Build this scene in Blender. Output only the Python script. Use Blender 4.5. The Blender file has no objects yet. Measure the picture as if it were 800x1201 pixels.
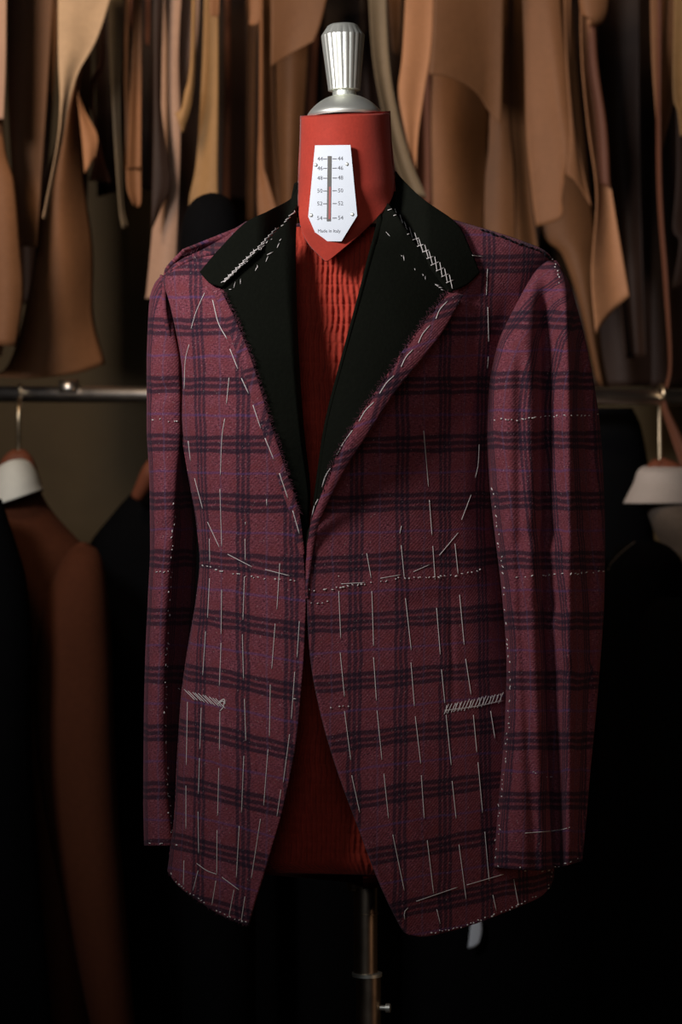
import bpy, math, random
import numpy as np
from mathutils import Vector, Matrix
from mathutils.bvhtree import BVHTree
random.seed(7); rng = np.random.RandomState(7)

# ------------------------------------------------------------------ camera, light, exposure
D, S, CZ = 2.5, 0.00088, 1.15          # camera distance to the jacket plane, metres per pixel there, eye height
sc = bpy.context.scene
col = sc.collection
cam_d = bpy.data.cameras.new('camera'); cam = bpy.data.objects.new('camera', cam_d); col.objects.link(cam)
cam.location = (0, -D, CZ); cam.rotation_euler = (math.pi/2, 0, 0)
cam_d.sensor_fit = 'VERTICAL'; cam_d.sensor_height = 36; cam_d.lens = 36*D/(1201*S)
cam_d.dof.use_dof = True; cam_d.dof.focus_distance = 2.53; cam_d.dof.aperture_fstop = 4.8
cam_d.clip_start = .05
sc.camera = cam
sc.view_settings.view_transform = 'Standard'; sc.view_settings.look = 'None'
sc.view_settings.gamma = 1; sc.view_settings.use_curve_mapping = False
sc.view_settings.exposure = 0.0
w = bpy.data.worlds.new('world'); sc.world = w; w.use_nodes = True
w.node_tree.nodes['Background'].inputs[0].default_value = (.8, .85, 1, 1)
w.node_tree.nodes['Background'].inputs[1].default_value = .006

def area(name, loc, target, size, watts, colour, size_y=None, spread=180):
    l = bpy.data.lights.new(name, 'AREA'); l.energy = watts; l.color = colour; l.size = size
    l.spread = math.radians(spread)
    if size_y: l.shape = 'RECTANGLE'; l.size_y = size_y
    o = bpy.data.objects.new(name, l); col.objects.link(o); o.location = loc
    o.rotation_euler = (Vector(target)-Vector(loc)).to_track_quat('-Z', 'Y').to_euler()
    return o
area('softbox_key', (-.98, -1.14, 2.00), (-.20, 0.05, 1.70), .34, 4.5, (1.0, .95, .95), spread=69)
area('back_row_lamp', (-.75, -.05, 2.32), (-.12, 1.15, 1.78), .26, 2.5, (1.0, .74, .50), spread=84)
area('front_fill', (-.2, -3.1, 2.1), (.02, 0, 1.74), 1.1, 1.1, (.92, .97, 1.0), size_y=1.4, spread=70)  # added fill behind the camera, for reflections in the cap and knob
area('warm_side_lamp', (1.75, -1.1, .9), (.1, .1, .9), .3, .4, (1.0, .62, .38), spread=90)

# ------------------------------------------------------------------ helpers
def P(px, py, y):
    k = S*(D+y)/D
    return ((px-400)*k, y, CZ+(600.5-py)*k)
def PA(px, py, y):
    k = S*(D+y)/D
    return np.stack([(px-400)*k, y+0*px, CZ+(600.5-py)*k], -1)

def tab(rows, q):
    """smooth table lookup: rows [(key, a, b, ...)] -> tuple of arrays at q"""
    a = np.array(rows, float); k = a[:, 0]; q = np.clip(np.asarray(q, float), k[0], k[-1])
    i = np.clip(np.searchsorted(k, q, side='right')-1, 0, len(k)-2)
    t = (q-k[i])/(k[i+1]-k[i])
    out = []
    for c in range(1, a.shape[1]):
        v = a[:, c]; m = np.zeros(len(k)); d = np.diff(v)/np.diff(k)
        m[0], m[-1] = d[0], d[-1]
        for j in range(1, len(k)-1):
            m[j] = 0 if d[j-1]*d[j] <= 0 else 2*d[j-1]*d[j]/(d[j-1]+d[j])
        h = (k[i+1]-k[i]); t2, t3 = t*t, t*t*t
        out.append((2*t3-3*t2+1)*v[i]+(t3-2*t2+t)*h*m[i]+(-2*t3+3*t2)*v[i+1]+(t3-t2)*h*m[i+1])
    return out[0] if len(out) == 1 else out

def curve(pts, n=240, smooth=True):
    """Catmull-Rom through pts, resampled by arc length; returns f(t in 0..1)->(n,dim)"""
    p = np.array(pts, float)
    if smooth and len(p) > 2:
        q = np.vstack([2*p[0]-p[1], p, 2*p[-1]-p[-2]]); out = []
        for i in range(len(p)-1):
            a, b, c, d = q[i:i+4]
            for t in np.linspace(0, 1, 16, endpoint=False):
                out.append(.5*((2*b)+(-a+c)*t+(2*a-5*b+4*c-d)*t*t+(-a+3*b-3*c+d)*t**3))
        out.append(p[-1]); p = np.array(out)
    s = np.concatenate([[0], np.cumsum(np.linalg.norm(np.diff(p, axis=0), axis=1))]); s /= s[-1]
    return lambda t: np.stack([np.interp(t, s, p[:, c]) for c in range(p.shape[1])], -1)

def coons(L, R, T, B, nu, nv, smooth=True):
    L, R, T, B = [curve(c, smooth=smooth) for c in (L, R, T, B)]
    u = np.linspace(0, 1, nu+1); v = np.linspace(0, 1, nv+1)
    U, V = np.meshgrid(u, v)
    l, r, t, b = L(v)[:, None], R(v)[:, None], T(u)[None], B(u)[None]
    U_, V_ = U[..., None], V[..., None]
    c00, c10, c01, c11 = T(np.array([0.]))[0], T(np.array([1.]))[0], B(np.array([0.]))[0], B(np.array([1.]))[0]
    g = (1-U_)*l+U_*r+(1-V_)*t+V_*b-((1-U_)*(1-V_)*c00+U_*(1-V_)*c10+(1-U_)*V_*c01+U_*V_*c11)
    return g, U, V

def noise2(x, y, seed=0):
    r = np.random.RandomState(seed); s = 0
    for k in range(6):
        a, b, c = r.uniform(-1, 1), r.uniform(-1, 1), r.uniform(0, 6.28)
        s = s+np.sin(a*x+b*y+c)*np.cos(.7*b*x-.9*a*y+2*c)
    return s/3.

WORLD = {}                       # object -> world origin
def origin(parent): return WORLD.get(parent.name, Vector((0, 0, 0))) if parent else Vector((0, 0, 0))
def mk(name, verts, faces, mat, parent=None, uvs=None, smooth=True, label=None, cat=None, group=None, kind=None, mats=None, midx=None):
    verts = np.asarray(verts, float)
    if parent is not None:
        o_ = np.array(origin(parent))
    else:
        o_ = np.array([(verts[:, 0].min()+verts[:, 0].max())/2, (verts[:, 1].min()+verts[:, 1].max())/2, verts[:, 2].min()])
    me = bpy.data.meshes.new(name); me.from_pydata((verts-o_).tolist(), [], [list(map(int, f)) for f in faces])
    if mats:
        for m in mats: me.materials.append(m)
        if midx is not None: me.polygons.foreach_set('material_index', midx)
    else: me.materials.append(mat)
    if uvs is not None:
        uv = np.asarray(uvs, float); l = me.uv_layers.new(name='cloth')
        idx = np.zeros(len(me.loops), int); me.loops.foreach_get('vertex_index', idx)
        l.data.foreach_set('uv', uv[idx].ravel())
    if smooth: me.polygons.foreach_set('use_smooth', [True]*len(me.polygons))
    me.update()
    o = bpy.data.objects.new(name, me); col.objects.link(o)
    if parent is not None:
        o.parent = parent; WORLD[o.name] = origin(parent)
    else:
        o.location = o_; WORLD[o.name] = Vector(o_)
    tag(o, label, cat, group, kind)
    return o
def tag(o, label=None, cat=None, group=None, kind=None):
    if label: o['label'] = label
    if cat: o['category'] = cat
    if group: o['group'] = group
    if kind: o['kind'] = kind
    return o
def thing(name, loc, label, cat, group=None):
    o = bpy.data.objects.new(name, None); col.objects.link(o); o.location = loc; o.empty_display_size = .05
    WORLD[o.name] = Vector(loc); return tag(o, label, cat, group)

BV = {}
def normals(G, wrap=False):
    if wrap: du = np.roll(G, -1, 1)-np.roll(G, 1, 1)
    else: du = np.gradient(G, axis=1)
    dv = np.gradient(G, axis=0); n = np.cross(du, dv)
    ln = np.linalg.norm(n, axis=-1, keepdims=True); ln[ln < 1e-12] = 1
    return n/ln
def sheet(name, G, mat, parent=None, thick=.003, uv=None, bv=None, **kw):
    """closed cloth/paper shell from a grid of 3D points; visible layer faces the camera"""
    nv, nu = G.shape[:2]; N = normals(G)
    if N[..., 1].mean() > 0: N = -N
    A = G.reshape(-1, 3); Bk = (G-N*thick).reshape(-1, 3); off = nv*nu
    ix = lambda i, j: i*nu+j
    F = []
    for i in range(nv-1):
        for j in range(nu-1):
            F.append((ix(i, j), ix(i+1, j), ix(i+1, j+1), ix(i, j+1)))
    nf = len(F)
    F += [tuple(off+k for k in reversed(f)) for f in F[:nf]]
    for i in range(nv-1):
        F.append((ix(i, 0), off+ix(i, 0), off+ix(i+1, 0), ix(i+1, 0)))
        F.append((ix(i, nu-1), ix(i+1, nu-1), off+ix(i+1, nu-1), off+ix(i, nu-1)))
    for j in range(nu-1):
        F.append((ix(0, j), ix(0, j+1), off+ix(0, j+1), off+ix(0, j)))
        F.append((ix(nv-1, j), off+ix(nv-1, j), off+ix(nv-1, j+1), ix(nv-1, j+1)))
    if uv is not None: uv = np.vstack([uv.reshape(-1, 2)]*2)
    if bv: BV.setdefault(bv, []).append((A, F[:nf]))
    return mk(name, np.vstack([A, Bk]), F, mat, parent, uvs=uv, **kw)
def tube(name, G, mat, parent=None, thick=.0025, uv=None, bv=None, cap=False, **kw):
    """closed loop loft. G: rows x loop x 3 (no repeated point)"""
    nv, nu = G.shape[:2]; N = normals(G, True)
    c = G.mean(1, keepdims=True); sgn = np.sign(((G-c)*N).sum(-1).mean()); N = N*sgn
    if uv is None: uv = np.zeros((nv, nu, 2))
    # duplicate the seam column so that uvs do not run backwards
    G2 = np.concatenate([G, G[:, :1]], 1); N2 = np.concatenate([N, N[:, :1]], 1)
    uvl = uv[:, -1:]+(uv[:, -1:]-uv[:, -2:-1]); uv2 = np.concatenate([uv, uvl], 1)
    n2 = nu+1; A = G2.reshape(-1, 3); F = []
    for i in range(nv-1):
        for j in range(nu):
            F.append((i*n2+j, (i+1)*n2+j, (i+1)*n2+j+1, i*n2+j+1))
    if sgn < 0: F = [tuple(reversed(f)) for f in F]
    nf = len(F); V = [A]; UV = [uv2.reshape(-1, 2)]
    if thick:
        Bk = (G2-N2*thick).reshape(-1, 3); off = nv*n2; V.append(Bk); UV.append(UV[0])
        F += [tuple(off+k for k in reversed(f)) for f in F[:nf]]
        for r in (0, nv-1):
            for j in range(nu):
                F.append((r*n2+j, r*n2+j+1, off+r*n2+j+1, off+r*n2+j))
    elif cap:
        for r in (0, nv-1): F.append([r*n2+j for j in range(nu)])
    if bv: BV.setdefault(bv, []).append((A, F[:nf]))
    return mk(name, np.vstack(V), F, mat, parent, uvs=np.vstack(UV), **kw)
def loft_rows(rows, nv, nu, n=2.3, ripple=None):
    """rows (py, xl, xr, ycentre, halfdepth)"""
    r = np.array(rows, float); pys = np.linspace(r[0, 0], r[-1, 0], nv)
    xl, xr, yc, b = tab(rows, pys)
    ph = np.linspace(0, 2*np.pi, nu, endpoint=False)+np.pi/2      # start at the back
    c, s = np.cos(ph), np.sin(ph)
    cx = np.sign(c)*np.abs(c)**(2/n); sy = np.sign(s)*np.abs(s)**(2/n)
    X = ((xl+xr)/2)[:, None]+((xr-xl)/2)[:, None]*cx[None]
    Y = yc[:, None]+b[:, None]*sy[None]
    PY = pys[:, None]+0*X
    if ripple is not None: Y = Y+ripple(X, PY, sy[None]+0*X)
    return X, PY, Y
def lathe(name, prof, centre, mat, parent=None, n=32, flute=None, axis=(0, 0, 1), **kw):
    """prof [(r, z)] about an axis through centre"""
    V, F = [], []
    q = Vector((0, 0, 1)).rotation_difference(Vector(axis).normalized()).to_matrix()
    for k, (r, z) in enumerate(prof):
        for j in range(n):
            a = 2*math.pi*j/n; rr = r*(flute(a, k) if flute else 1)
            V.append(Vector(centre)+q @ Vector((rr*math.cos(a), rr*math.sin(a), z)))
    m = len(prof)
    for k in range(m-1):
        for j in range(n):
            F.append((k*n+j, k*n+(j+1) % n, (k+1)*n+(j+1) % n, (k+1)*n+j))
    F.append([j for j in range(n)][::-1]); F.append([(m-1)*n+j for j in range(n)])
    o = mk(name, np.array([list(v) for v in V]), F, mat, parent, **kw)
    if kw.get('smooth', True): o.data.set_sharp_from_angle(angle=math.radians(38))
    return o
def tube_path(pts, r, sides=5):
    """verts, faces of a thin tube along 3D pts"""
    p = [Vector(a) for a in pts]; V, F = [], []
    for i, a in enumerate(p):
        t = (p[min(i+1, len(p)-1)]-p[max(i-1, 0)])
        if t.length < 1e-9: t = Vector((0, 0, 1))
        t.normalize(); u = t.cross(Vector((0, 1, 0)))
        if u.length < 1e-3: u = t.cross(Vector((1, 0, 0)))
        u.normalize(); v = t.cross(u); rr = r[i] if hasattr(r, '__len__') else r
        for k in range(sides):
            an = 2*math.pi*k/sides; V.append(a+u*rr*math.cos(an)+v*rr*math.sin(an))
    for i in range(len(p)-1):
        for k in range(sides):
            F.append((i*sides+k, i*sides+(k+1) % sides, (i+1)*sides+(k+1) % sides, (i+1)*sides+k))
    F.append(list(range(sides))[::-1]); F.append([(len(p)-1)*sides+k for k in range(sides)])
    return [tuple(v) for v in V], F
def join(parts):
    V, F = [], []
    for v, f in parts:
        o = len(V); V += list(v); F += [[k+o for k in q] for q in f]
    return V, F
def wire(name, pts, r, mat, parent=None, sides=8, smooth=True, **kw):
    c = curve(pts)(np.linspace(0, 1, max(8, len(pts)*6))) if len(pts) > 2 else np.array(pts)
    V, F = tube_path(c, r, sides); return mk(name, V, F, mat, parent, **kw)
def box(x0, x1, y0, y1, z0, z1):
    V = [(x, y, z) for x in (x0, x1) for y in (y0, y1) for z in (z0, z1)]
    return V, [(0, 1, 3, 2), (4, 6, 7, 5), (0, 4, 5, 1), (2, 3, 7, 6), (0, 2, 6, 4), (1, 5, 7, 3)]

# ------------------------------------------------------------------ materials
def newmat(name):
    m = bpy.data.materials.new(name); m.use_nodes = True
    nt = m.node_tree; return m, nt, nt.nodes['Principled BSDF']
def N(nt, t, **kw):
    n = nt.nodes.new(t)
    for k, v in kw.items(): setattr(n, k, v)
    return n
def math_(nt, op, a, b=None, c=None):
    n = N(nt, 'ShaderNodeMath', operation=op)
    for i, x in enumerate((a, b, c)):
        if x is None: continue
        if isinstance(x, (int, float)): n.inputs[i].default_value = x
        else: nt.links.new(x, n.inputs[i])
    return n.outputs[0]
def ramp(nt, fac, stops, interp='LINEAR'):
    n = N(nt, 'ShaderNodeValToRGB'); n.color_ramp.interpolation = interp
    e = n.color_ramp.elements
    while len(e) > 1: e.remove(e[-1])
    e[0].position = stops[0][0]; e[0].color = stops[0][1] if len(stops[0][1]) == 4 else (*stops[0][1], 1)
    for p, c in stops[1:]:
        x = e.new(p); x.color = (*c, 1) if len(c) == 3 else c
    nt.links.new(fac, n.inputs[0]); return n.outputs[0]
def mix(nt, f, a, b, mode='MIX'):
    n = N(nt, 'ShaderNodeMix', data_type='RGBA', blend_type=mode)
    for s, x in ((n.inputs[0], f), (n.inputs[6], a), (n.inputs[7], b)):
        if isinstance(x, (int, float)): s.default_value = x
        elif isinstance(x, tuple): s.default_value = (*x, 1) if len(x) == 3 else x
        else: nt.links.new(x, s)
    return n.outputs[2]
def noise(nt, vec, scale, detail=2, rough=.5):
    n = N(nt, 'ShaderNodeTexNoise'); n.inputs['Scale'].default_value = scale
    n.inputs['Detail'].default_value = detail; n.inputs['Roughness'].default_value = rough
    if vec is not None: nt.links.new(vec, n.inputs['Vector'])
    return n.outputs['Fac']
def mapping(nt, vec, scale):
    n = N(nt, 'ShaderNodeMapping'); n.inputs['Scale'].default_value = scale
    nt.links.new(vec, n.inputs['Vector']); return n.outputs[0]
def bump(nt, b, h, strength, dist=.001):
    n = N(nt, 'ShaderNodeBump'); n.inputs['Strength'].default_value = strength; n.inputs['Distance'].default_value = dist
    nt.links.new(h, n.inputs['Height']); nt.links.new(n.outputs[0], b.inputs['Normal'])
def fuzz_mat(name, colour, rough=.9, sheen=.2, var=.25, scale=120, bstr=.3, sheen_c=None, spec=.2):
    m, nt, b = newmat(name); tc = N(nt, 'ShaderNodeTexCoord').outputs['Object']
    n1 = noise(nt, tc, scale, 4, .6); n2 = noise(nt, tc, 9, 3)
    c = mix(nt, n1, tuple(x*(1-var) for x in colour), tuple(min(1, x*(1+var)) for x in colour))
    c = mix(nt, math_(nt, 'MULTIPLY', n2, .5), c, tuple(x*.75 for x in colour))
    nt.links.new(c, b.inputs['Base Color']); b.inputs['Roughness'].default_value = rough
    b.inputs['Sheen Weight'].default_value = sheen; b.inputs['Specular IOR Level'].default_value = spec
    b.inputs['Sheen Tint'].default_value = (*(sheen_c or colour), 1)
    bump(nt, b, n1, bstr, .0012); return m
def metal(name, colour, rough, bstr=0):
    m, nt, b = newmat(name); b.inputs['Base Color'].default_value = (*colour, 1)
    b.inputs['Metallic'].default_value = 1; tc = N(nt, 'ShaderNodeTexCoord').outputs['Object']
    n1 = noise(nt, tc, 60, 4)
    nt.links.new(math_(nt, 'MULTIPLY_ADD', n1, .15, rough-.05), b.inputs['Roughness'])
    if bstr: bump(nt, b, n1, bstr)
    return m
def plain(name, colour, rough=.6):
    m, nt, b = newmat(name); tc = N(nt, 'ShaderNodeTexCoord').outputs['Object']
    n1 = noise(nt, tc, 40, 3)
    nt.links.new(mix(nt, n1, tuple(x*.92 for x in colour), tuple(min(1, x*1.06) for x in colour)), b.inputs['Base Color'])
    b.inputs['Roughness'].default_value = rough; return m

def plaid_mat():
    # uv is in pixels/1000 (1 px = 0.88 mm): u across the cloth, v down it
    m, nt, b = newmat('burgundy_check_wool'); uv = N(nt, 'ShaderNodeUVMap', uv_map='cloth').outputs[0]
    wn = N(nt, 'ShaderNodeTexNoise'); wn.inputs['Scale'].default_value = 26; wn.inputs['Detail'].default_value = 2; nt.links.new(uv, wn.inputs['Vector'])
    sub = N(nt, 'ShaderNodeVectorMath', operation='SUBTRACT'); nt.links.new(wn.outputs['Color'], sub.inputs[0]); sub.inputs[1].default_value = (.5, .5, .5)
    scl = N(nt, 'ShaderNodeVectorMath', operation='SCALE'); nt.links.new(sub.outputs[0], scl.inputs[0]); scl.inputs['Scale'].default_value = .007
    add = N(nt, 'ShaderNodeVectorMath', operation='ADD'); nt.links.new(uv, add.inputs[0]); nt.links.new(scl.outputs[0], add.inputs[1])
    sep = N(nt, 'ShaderNodeSeparateXYZ'); nt.links.new(add.outputs[0], sep.inputs[0])
    U, V = sep.outputs[0], sep.outputs[1]
    k, w_ = (0, 0, 0), (1, 1, 1)
    def bands(t, period):
        f = math_(nt, 'FRACT', math_(nt, 'MULTIPLY_ADD', t, 1000/period, .5))
        dark = [(0, k)]
        for c in (.385, .5, .615):
            dark += [(c-.048, k), (c-.026, w_), (c+.026, w_), (c+.048, (.12,)*3)]
        dark[-1] = (.663, k)
        blue = [(0, w_), (.014, w_), (.028, k), (.972, k), (.986, w_)]
        return ramp(nt, f, dark), ramp(nt, f, blue)
    hd, hb = bands(V, 68); vd, vb = bands(U, 57)
    weft = noise(nt, mapping(nt, uv, (220, 900, 1)), 1, 3, .7)      # slubby horizontal threads
    warp = noise(nt, mapping(nt, uv, (900, 220, 1)), 1, 3, .7)
    mel = noise(nt, uv, 60, 4, .6)
    base = mix(nt, ramp(nt, math_(nt, 'MULTIPLY_ADD', warp, .4, math_(nt, 'MULTIPLY', weft, .6)), [(.40, k), (.60, w_)]), (.055, .009, .021), (.35, .100, .132))
    base = mix(nt, ramp(nt, mel, [(.35, k), (.75, w_)]), base, (.20, .042, .050))
    twill = math_(nt, 'FRACT', math_(nt, 'MULTIPLY', math_(nt, 'ADD', sep.outputs[0], sep.outputs[1]), 1000/4.6))
    tw = math_(nt, 'PINGPONG', math_(nt, 'MULTIPLY', twill, 2), 1)
    hf = math_(nt, 'MULTIPLY', hd, math_(nt, 'MULTIPLY_ADD', weft, .9, .30))
    vf = math_(nt, 'MULTIPLY', vd, math_(nt, 'MULTIPLY_ADD', warp, .8, .36))
    c = mix(nt, math_(nt, 'MULTIPLY', vf, math_(nt, 'MULTIPLY_ADD', tw, .35, .72)), base, (.018, .013, .028))
    c = mix(nt, hf, c, (.014, .011, .024))
    c = mix(nt, math_(nt, 'MULTIPLY', hb, math_(nt, 'MULTIPLY', warp, .55)), c, (.10, .075, .26))
    c = mix(nt, math_(nt, 'MULTIPLY', vb, math_(nt, 'MULTIPLY', weft, .45)), c, (.13, .10, .20))
    fl = noise(nt, mapping(nt, uv, (420, 300, 1)), 1, 2, .8)
    c = mix(nt, math_(nt, 'MULTIPLY', ramp(nt, fl, [(.63, k), (.72, w_)]), .5), c, (.55, .42, .42))
    nt.links.new(c, b.inputs['Base Color']); b.inputs['Roughness'].default_value = .88
    b.inputs['Specular IOR Level'].default_value = .2
    b.inputs['Sheen Weight'].default_value = .10; b.inputs['Sheen Tint'].default_value = (.8, .5, .6, 1)
    bump(nt, b, math_(nt, 'ADD', math_(nt, 'MULTIPLY', tw, .4), weft), .5, .0012)
    return m
def red_mat(name, colour):
    m, nt, b = newmat(name); tc = N(nt, 'ShaderNodeTexCoord').outputs['Object']
    n1 = noise(nt, tc, 300, 4, .6); n2 = noise(nt, tc, 18, 4)
    c = mix(nt, n1, tuple(x*.75 for x in colour), tuple(x*1.15 for x in colour))
    c = mix(nt, ramp(nt, n2, [(.45, (0,)*3), (.8, (1,)*3)]), c, tuple(x*.7 for x in colour))
    nt.links.new(c, b.inputs['Base Color']); b.inputs['Roughness'].default_value = .75
    b.inputs['Sheen Weight'].default_value = .15; b.inputs['Specular IOR Level'].default_value = .25
    bump(nt, b, n1, .25, .0006); return m
def paper_mat(name, colour, stain=.3):
    m, nt, b = newmat(name); tc = N(nt, 'ShaderNodeTexCoord').outputs['Object']
    n1 = noise(nt, tc, 140, 5, .6); n2 = noise(nt, tc, 7, 5, .6); n3 = noise(nt, mapping(nt, tc, (60, 60, 5)), 1, 3)
    c = mix(nt, n1, tuple(x*.85 for x in colour), tuple(x*1.12 for x in colour))
    c = mix(nt, math_(nt, 'MULTIPLY', ramp(nt, n2, [(.45, (0,)*3), (.7, (1,)*3)]), stain), c, tuple(x*.45 for x in colour))
    c = mix(nt, math_(nt, 'MULTIPLY', n3, .25), c, tuple(x*.6 for x in colour))
    nt.links.new(c, b.inputs['Base Color']); b.inputs['Roughness'].default_value = .65
    b.inputs['Specular IOR Level'].default_value = .3
    bump(nt, b, n2, .35, .01); return m

M = {}
M['plaid'] = plaid_mat()
M['black'] = fuzz_mat('black_wool', (.0055, .0065, .004), sheen=.02, var=.4, scale=260, bstr=.5, sheen_c=(.3, .35, .22), spec=.1)
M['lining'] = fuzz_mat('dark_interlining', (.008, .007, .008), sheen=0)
M['thread'] = fuzz_mat('white_basting_cotton', (.85, .80, .77), var=.1, sheen=0)
M['darkthread'] = fuzz_mat('black_thread', (.01, .008, .012), var=.1, sheen=0)
M['fibre'] = fuzz_mat('frayed_fibre', (.10, .035, .05), var=.3, sheen=0)
M['red'] = red_mat('red_dummy_cloth', (.56, .058, .034))
M['redshir'] = red_mat('red_shirred_cloth', (.50, .048, .024))
M['chrome'] = metal('brushed_silver_cap', (.95, .97, .88), .40); M['chrome'].node_tree.nodes['Principled BSDF'].inputs['Metallic'].default_value = .82
M['chrome2'] = metal('polished_pole_steel', (.62, .48, .36), .32)
M['brass'] = metal('warm_hook_metal', (.75, .60, .40), .3)
M['rail'] = metal('rail_steel', (.60, .55, .50), .3)
M['plate'] = plain('white_enamel_plate', (.68, .76, .84), .3)
M['ink'] = plain('plate_ink', (.06, .06, .08), .5)
M['slot'] = plain('gauge_slot', (.07, .065, .05), .5)
M['slotred'] = plain('gauge_red_bar', (.42, .06, .05), .5)
M['wall'] = paper_mat('olive_plaster', (.115, .080, .036), .25)
M['floor'] = paper_mat('dark_floorboards', (.05, .035, .022), .3)
M['brown'] = fuzz_mat('rust_brown_wool', (.085, .024, .009), sheen=.12)
M['greyw'] = fuzz_mat('grey_beige_wool', (.16, .125, .10), sheen=.1)
M['blackw'] = fuzz_mat('black_suit_wool', (.003, .003, .0035), sheen=0, spec=.05)
M['white'] = fuzz_mat('white_undercollar_felt', (.72, .73, .66), sheen=.1, bstr=.1, var=.08)
M['whitewarm'] = fuzz_mat('warm_white_felt', (.55, .48, .43), sheen=.1, bstr=.1, var=.08)
M['wood'] = paper_mat('reddish_hanger_wood', (.20, .06, .028), .4)
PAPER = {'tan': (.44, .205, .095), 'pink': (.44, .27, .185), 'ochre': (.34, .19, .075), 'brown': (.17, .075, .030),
         'dark': (.026, .011, .006), 'red': (.14, .05, .026), 'grey': (.19, .14, .085), 'mid': (.25, .11, .046)}  # dark: brown card with the shade of the gaps put into its colour
for k_, c_ in PAPER.items(): M['p_'+k_] = paper_mat('card_'+k_, c_)
M['p_stain'] = paper_mat('card_stained', (.50, .34, .205), .55)

# ------------------------------------------------------------------ room
def struct(name, V, F, mat):
    o = mk(name, V, F, mat, smooth=False, kind='structure'); return o
struct('floor', *box(-2.4, 2.4, -3.2, 1.9, -.05, 0), M['floor'])
struct('wall_back', *box(-2.4, 2.4, 1.9, 2.0, 0, 3.0), M['wall'])
struct('wall_left', *box(-2.5, -2.4, -3.2, 2.0, 0, 3.0), M['wall'])
struct('wall_right', *box(2.4, 2.5, -3.2, 2.0, 0, 3.0), M['wall'])
struct('ceiling', *box(-2.5, 2.5, -3.2, 2.0, 3.0, 3.05), M['wall'])

# ------------------------------------------------------------------ torso form shared by dummy and jacket
ROWS = [(195, 300, 520, 30), (240, 235, 590, 52), (300, 193, 652, 86), (350, 190, 640, 108), (430, 203, 615, 128), (500, 211, 600, 126), (560, 221, 594, 116),
        (620, 231, 590, 108), (660, 234, 592, 106), (700, 230, 597, 107), (760, 220, 607, 112), (820, 212, 620, 120),
        (900, 207, 634, 128), (960, 204, 644, 131), (1020, 196, 652, 133), (1100, 190, 658, 134)]
YC, TILT = .108, .24
def form(px, py):
    """depth (m) of the front of the torso at a pixel"""
    xl, xr, B = tab(ROWS, py); xc, wd = (xl+xr)/2, (xr-xl)/2
    t = np.clip((px-xc)/wd, -1, 1)
    return YC+TILT*(px-xc)*S-B*S*(1-np.abs(t)**2.2)**(1/2.05)
def arcu(px, py, ref, phase=0):
    """distance in px round the form from the vertical line px=ref"""
    px = np.asarray(px, float); n = 14; s = 0*px
    ts = (np.arange(n)+.5)/n
    for t in ts:
        x = ref+(px-ref)*t; h = 2.
        d = (form(x+h, py)-form(x-h, py))/(2*h*S)
        s = s+np.sqrt(1+np.clip(d, -3, 3)**2)
    return (px-ref)*s/n+phase

# ------------------------------------------------------------------ tailor's dummy
dum = thing('tailor_dummy', (P(430, 600, .12)[0], .12, 0), 'red tailor\'s dummy with silver neck knob, wearing the unfinished checked jacket', 'mannequin')
def shir(X, PYm, k=1.0):
    a = 1.0*X+5.0*noise2(X*.07, PYm*.035, 3)+1.6*noise2(X*.05, PYm*.18, 5)
    band = np.abs(((PYm/11.5) % 1)-.5)*2
    return k*(.0016*np.sin(a)*(.4+.6*(1-band**3))+.0012*noise2(X*.75, PYm*.22, 9)+.0011*band**10)
# body, lofted all round, its front grid finely crinkled
pys = np.linspace(266, 1030, 500)
xl, xr, B = tab(ROWS, pys)
ph = np.concatenate([np.linspace(np.pi, 2*np.pi, 460), np.linspace(0, np.pi, 40)[1:-1]])
xc_, wd_ = (xl+xr)/2, (xr-xl)/2*np.where(pys < 345, .40+.50*np.clip((pys-262)/83, 0, 1), .90)
t = np.cos(ph)
X = xc_[:, None]+wd_[:, None]*t[None]
tt = np.abs(t)[None]
nar = np.clip((pys-232)/90, 0, 1)[:, None]*.6+.4
fr = (1-np.minimum(tt*.9, 1)**2.2)**(1/2.05)-(1-.9**2.2)**(1/2.05)
sgn = np.where(np.sin(ph) < 0, -1., .95)[None]
Y = YC+TILT*(X-xc_[:, None])*S+sgn*(B[:, None]*S-.007-.030*np.clip((pys[:, None]-600)/220, 0, 1))*fr
PYm = pys[:, None]+0*X
front = (np.sin(ph) < 0)[None]
Y = Y+np.where(front, shir(X, PYm), 0)
G = PA(X, PYm, Y)
edge = np.clip((1030-PYm)/18, 0, 1)[..., None]
G = np.where(edge < 1, G*edge**.3+(1-edge**.3)*G.mean(1, keepdims=True)*np.array([1, 1, 0])+(1-edge**.3)*G*np.array([0, 0, 1]), G)
tube('torso', G, M['redshir'], dum, thick=0, cap=True, label='crinkled red shirred cloth body')
# smooth red neck, its bib ending in a point over the chest
NB = [(133, 352, 458, .050), (160, 351.5, 459, .050), (190, 350, 462, .051), (225, 349, 465, .056), (265, 345, 470, .062)]
NY = .100
nb = []
for v in np.linspace(0, 1, 46):
    py = 133+v*(300-133)
    a, b_, hd = tab([r[:4] for r in NB], min(py, 265))
    row = []
    for a_ in np.linspace(0, 2*np.pi, 64, endpoint=False):
        x = (a+b_)/2+(b_-a)/2*math.cos(a_); y = NY+hd*math.sin(a_)*(.95 if math.sin(a_) < 0 else .9)+.10*S*(x-406)
        pp = py-(x-406)*.055*(1-v)
        row.append((x, pp, y))
    nb.append(row)
nb = np.array(nb)
tube('neck', PA(nb[:26, :, 0], nb[:26, :, 1], nb[:26, :, 2]), M['red'], dum, thick=0, cap=True, label='smooth red cloth neck')
def neckfront(px, py):
    a, b_, hd = tab([r[:4] for r in NB], np.minimum(py, 265)); t_ = np.clip((px-(a+b_)/2)/((b_-a)/2), -1, 1)
    return NY-hd*np.sqrt(1-t_**2)+.10*S*(px-406)
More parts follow.
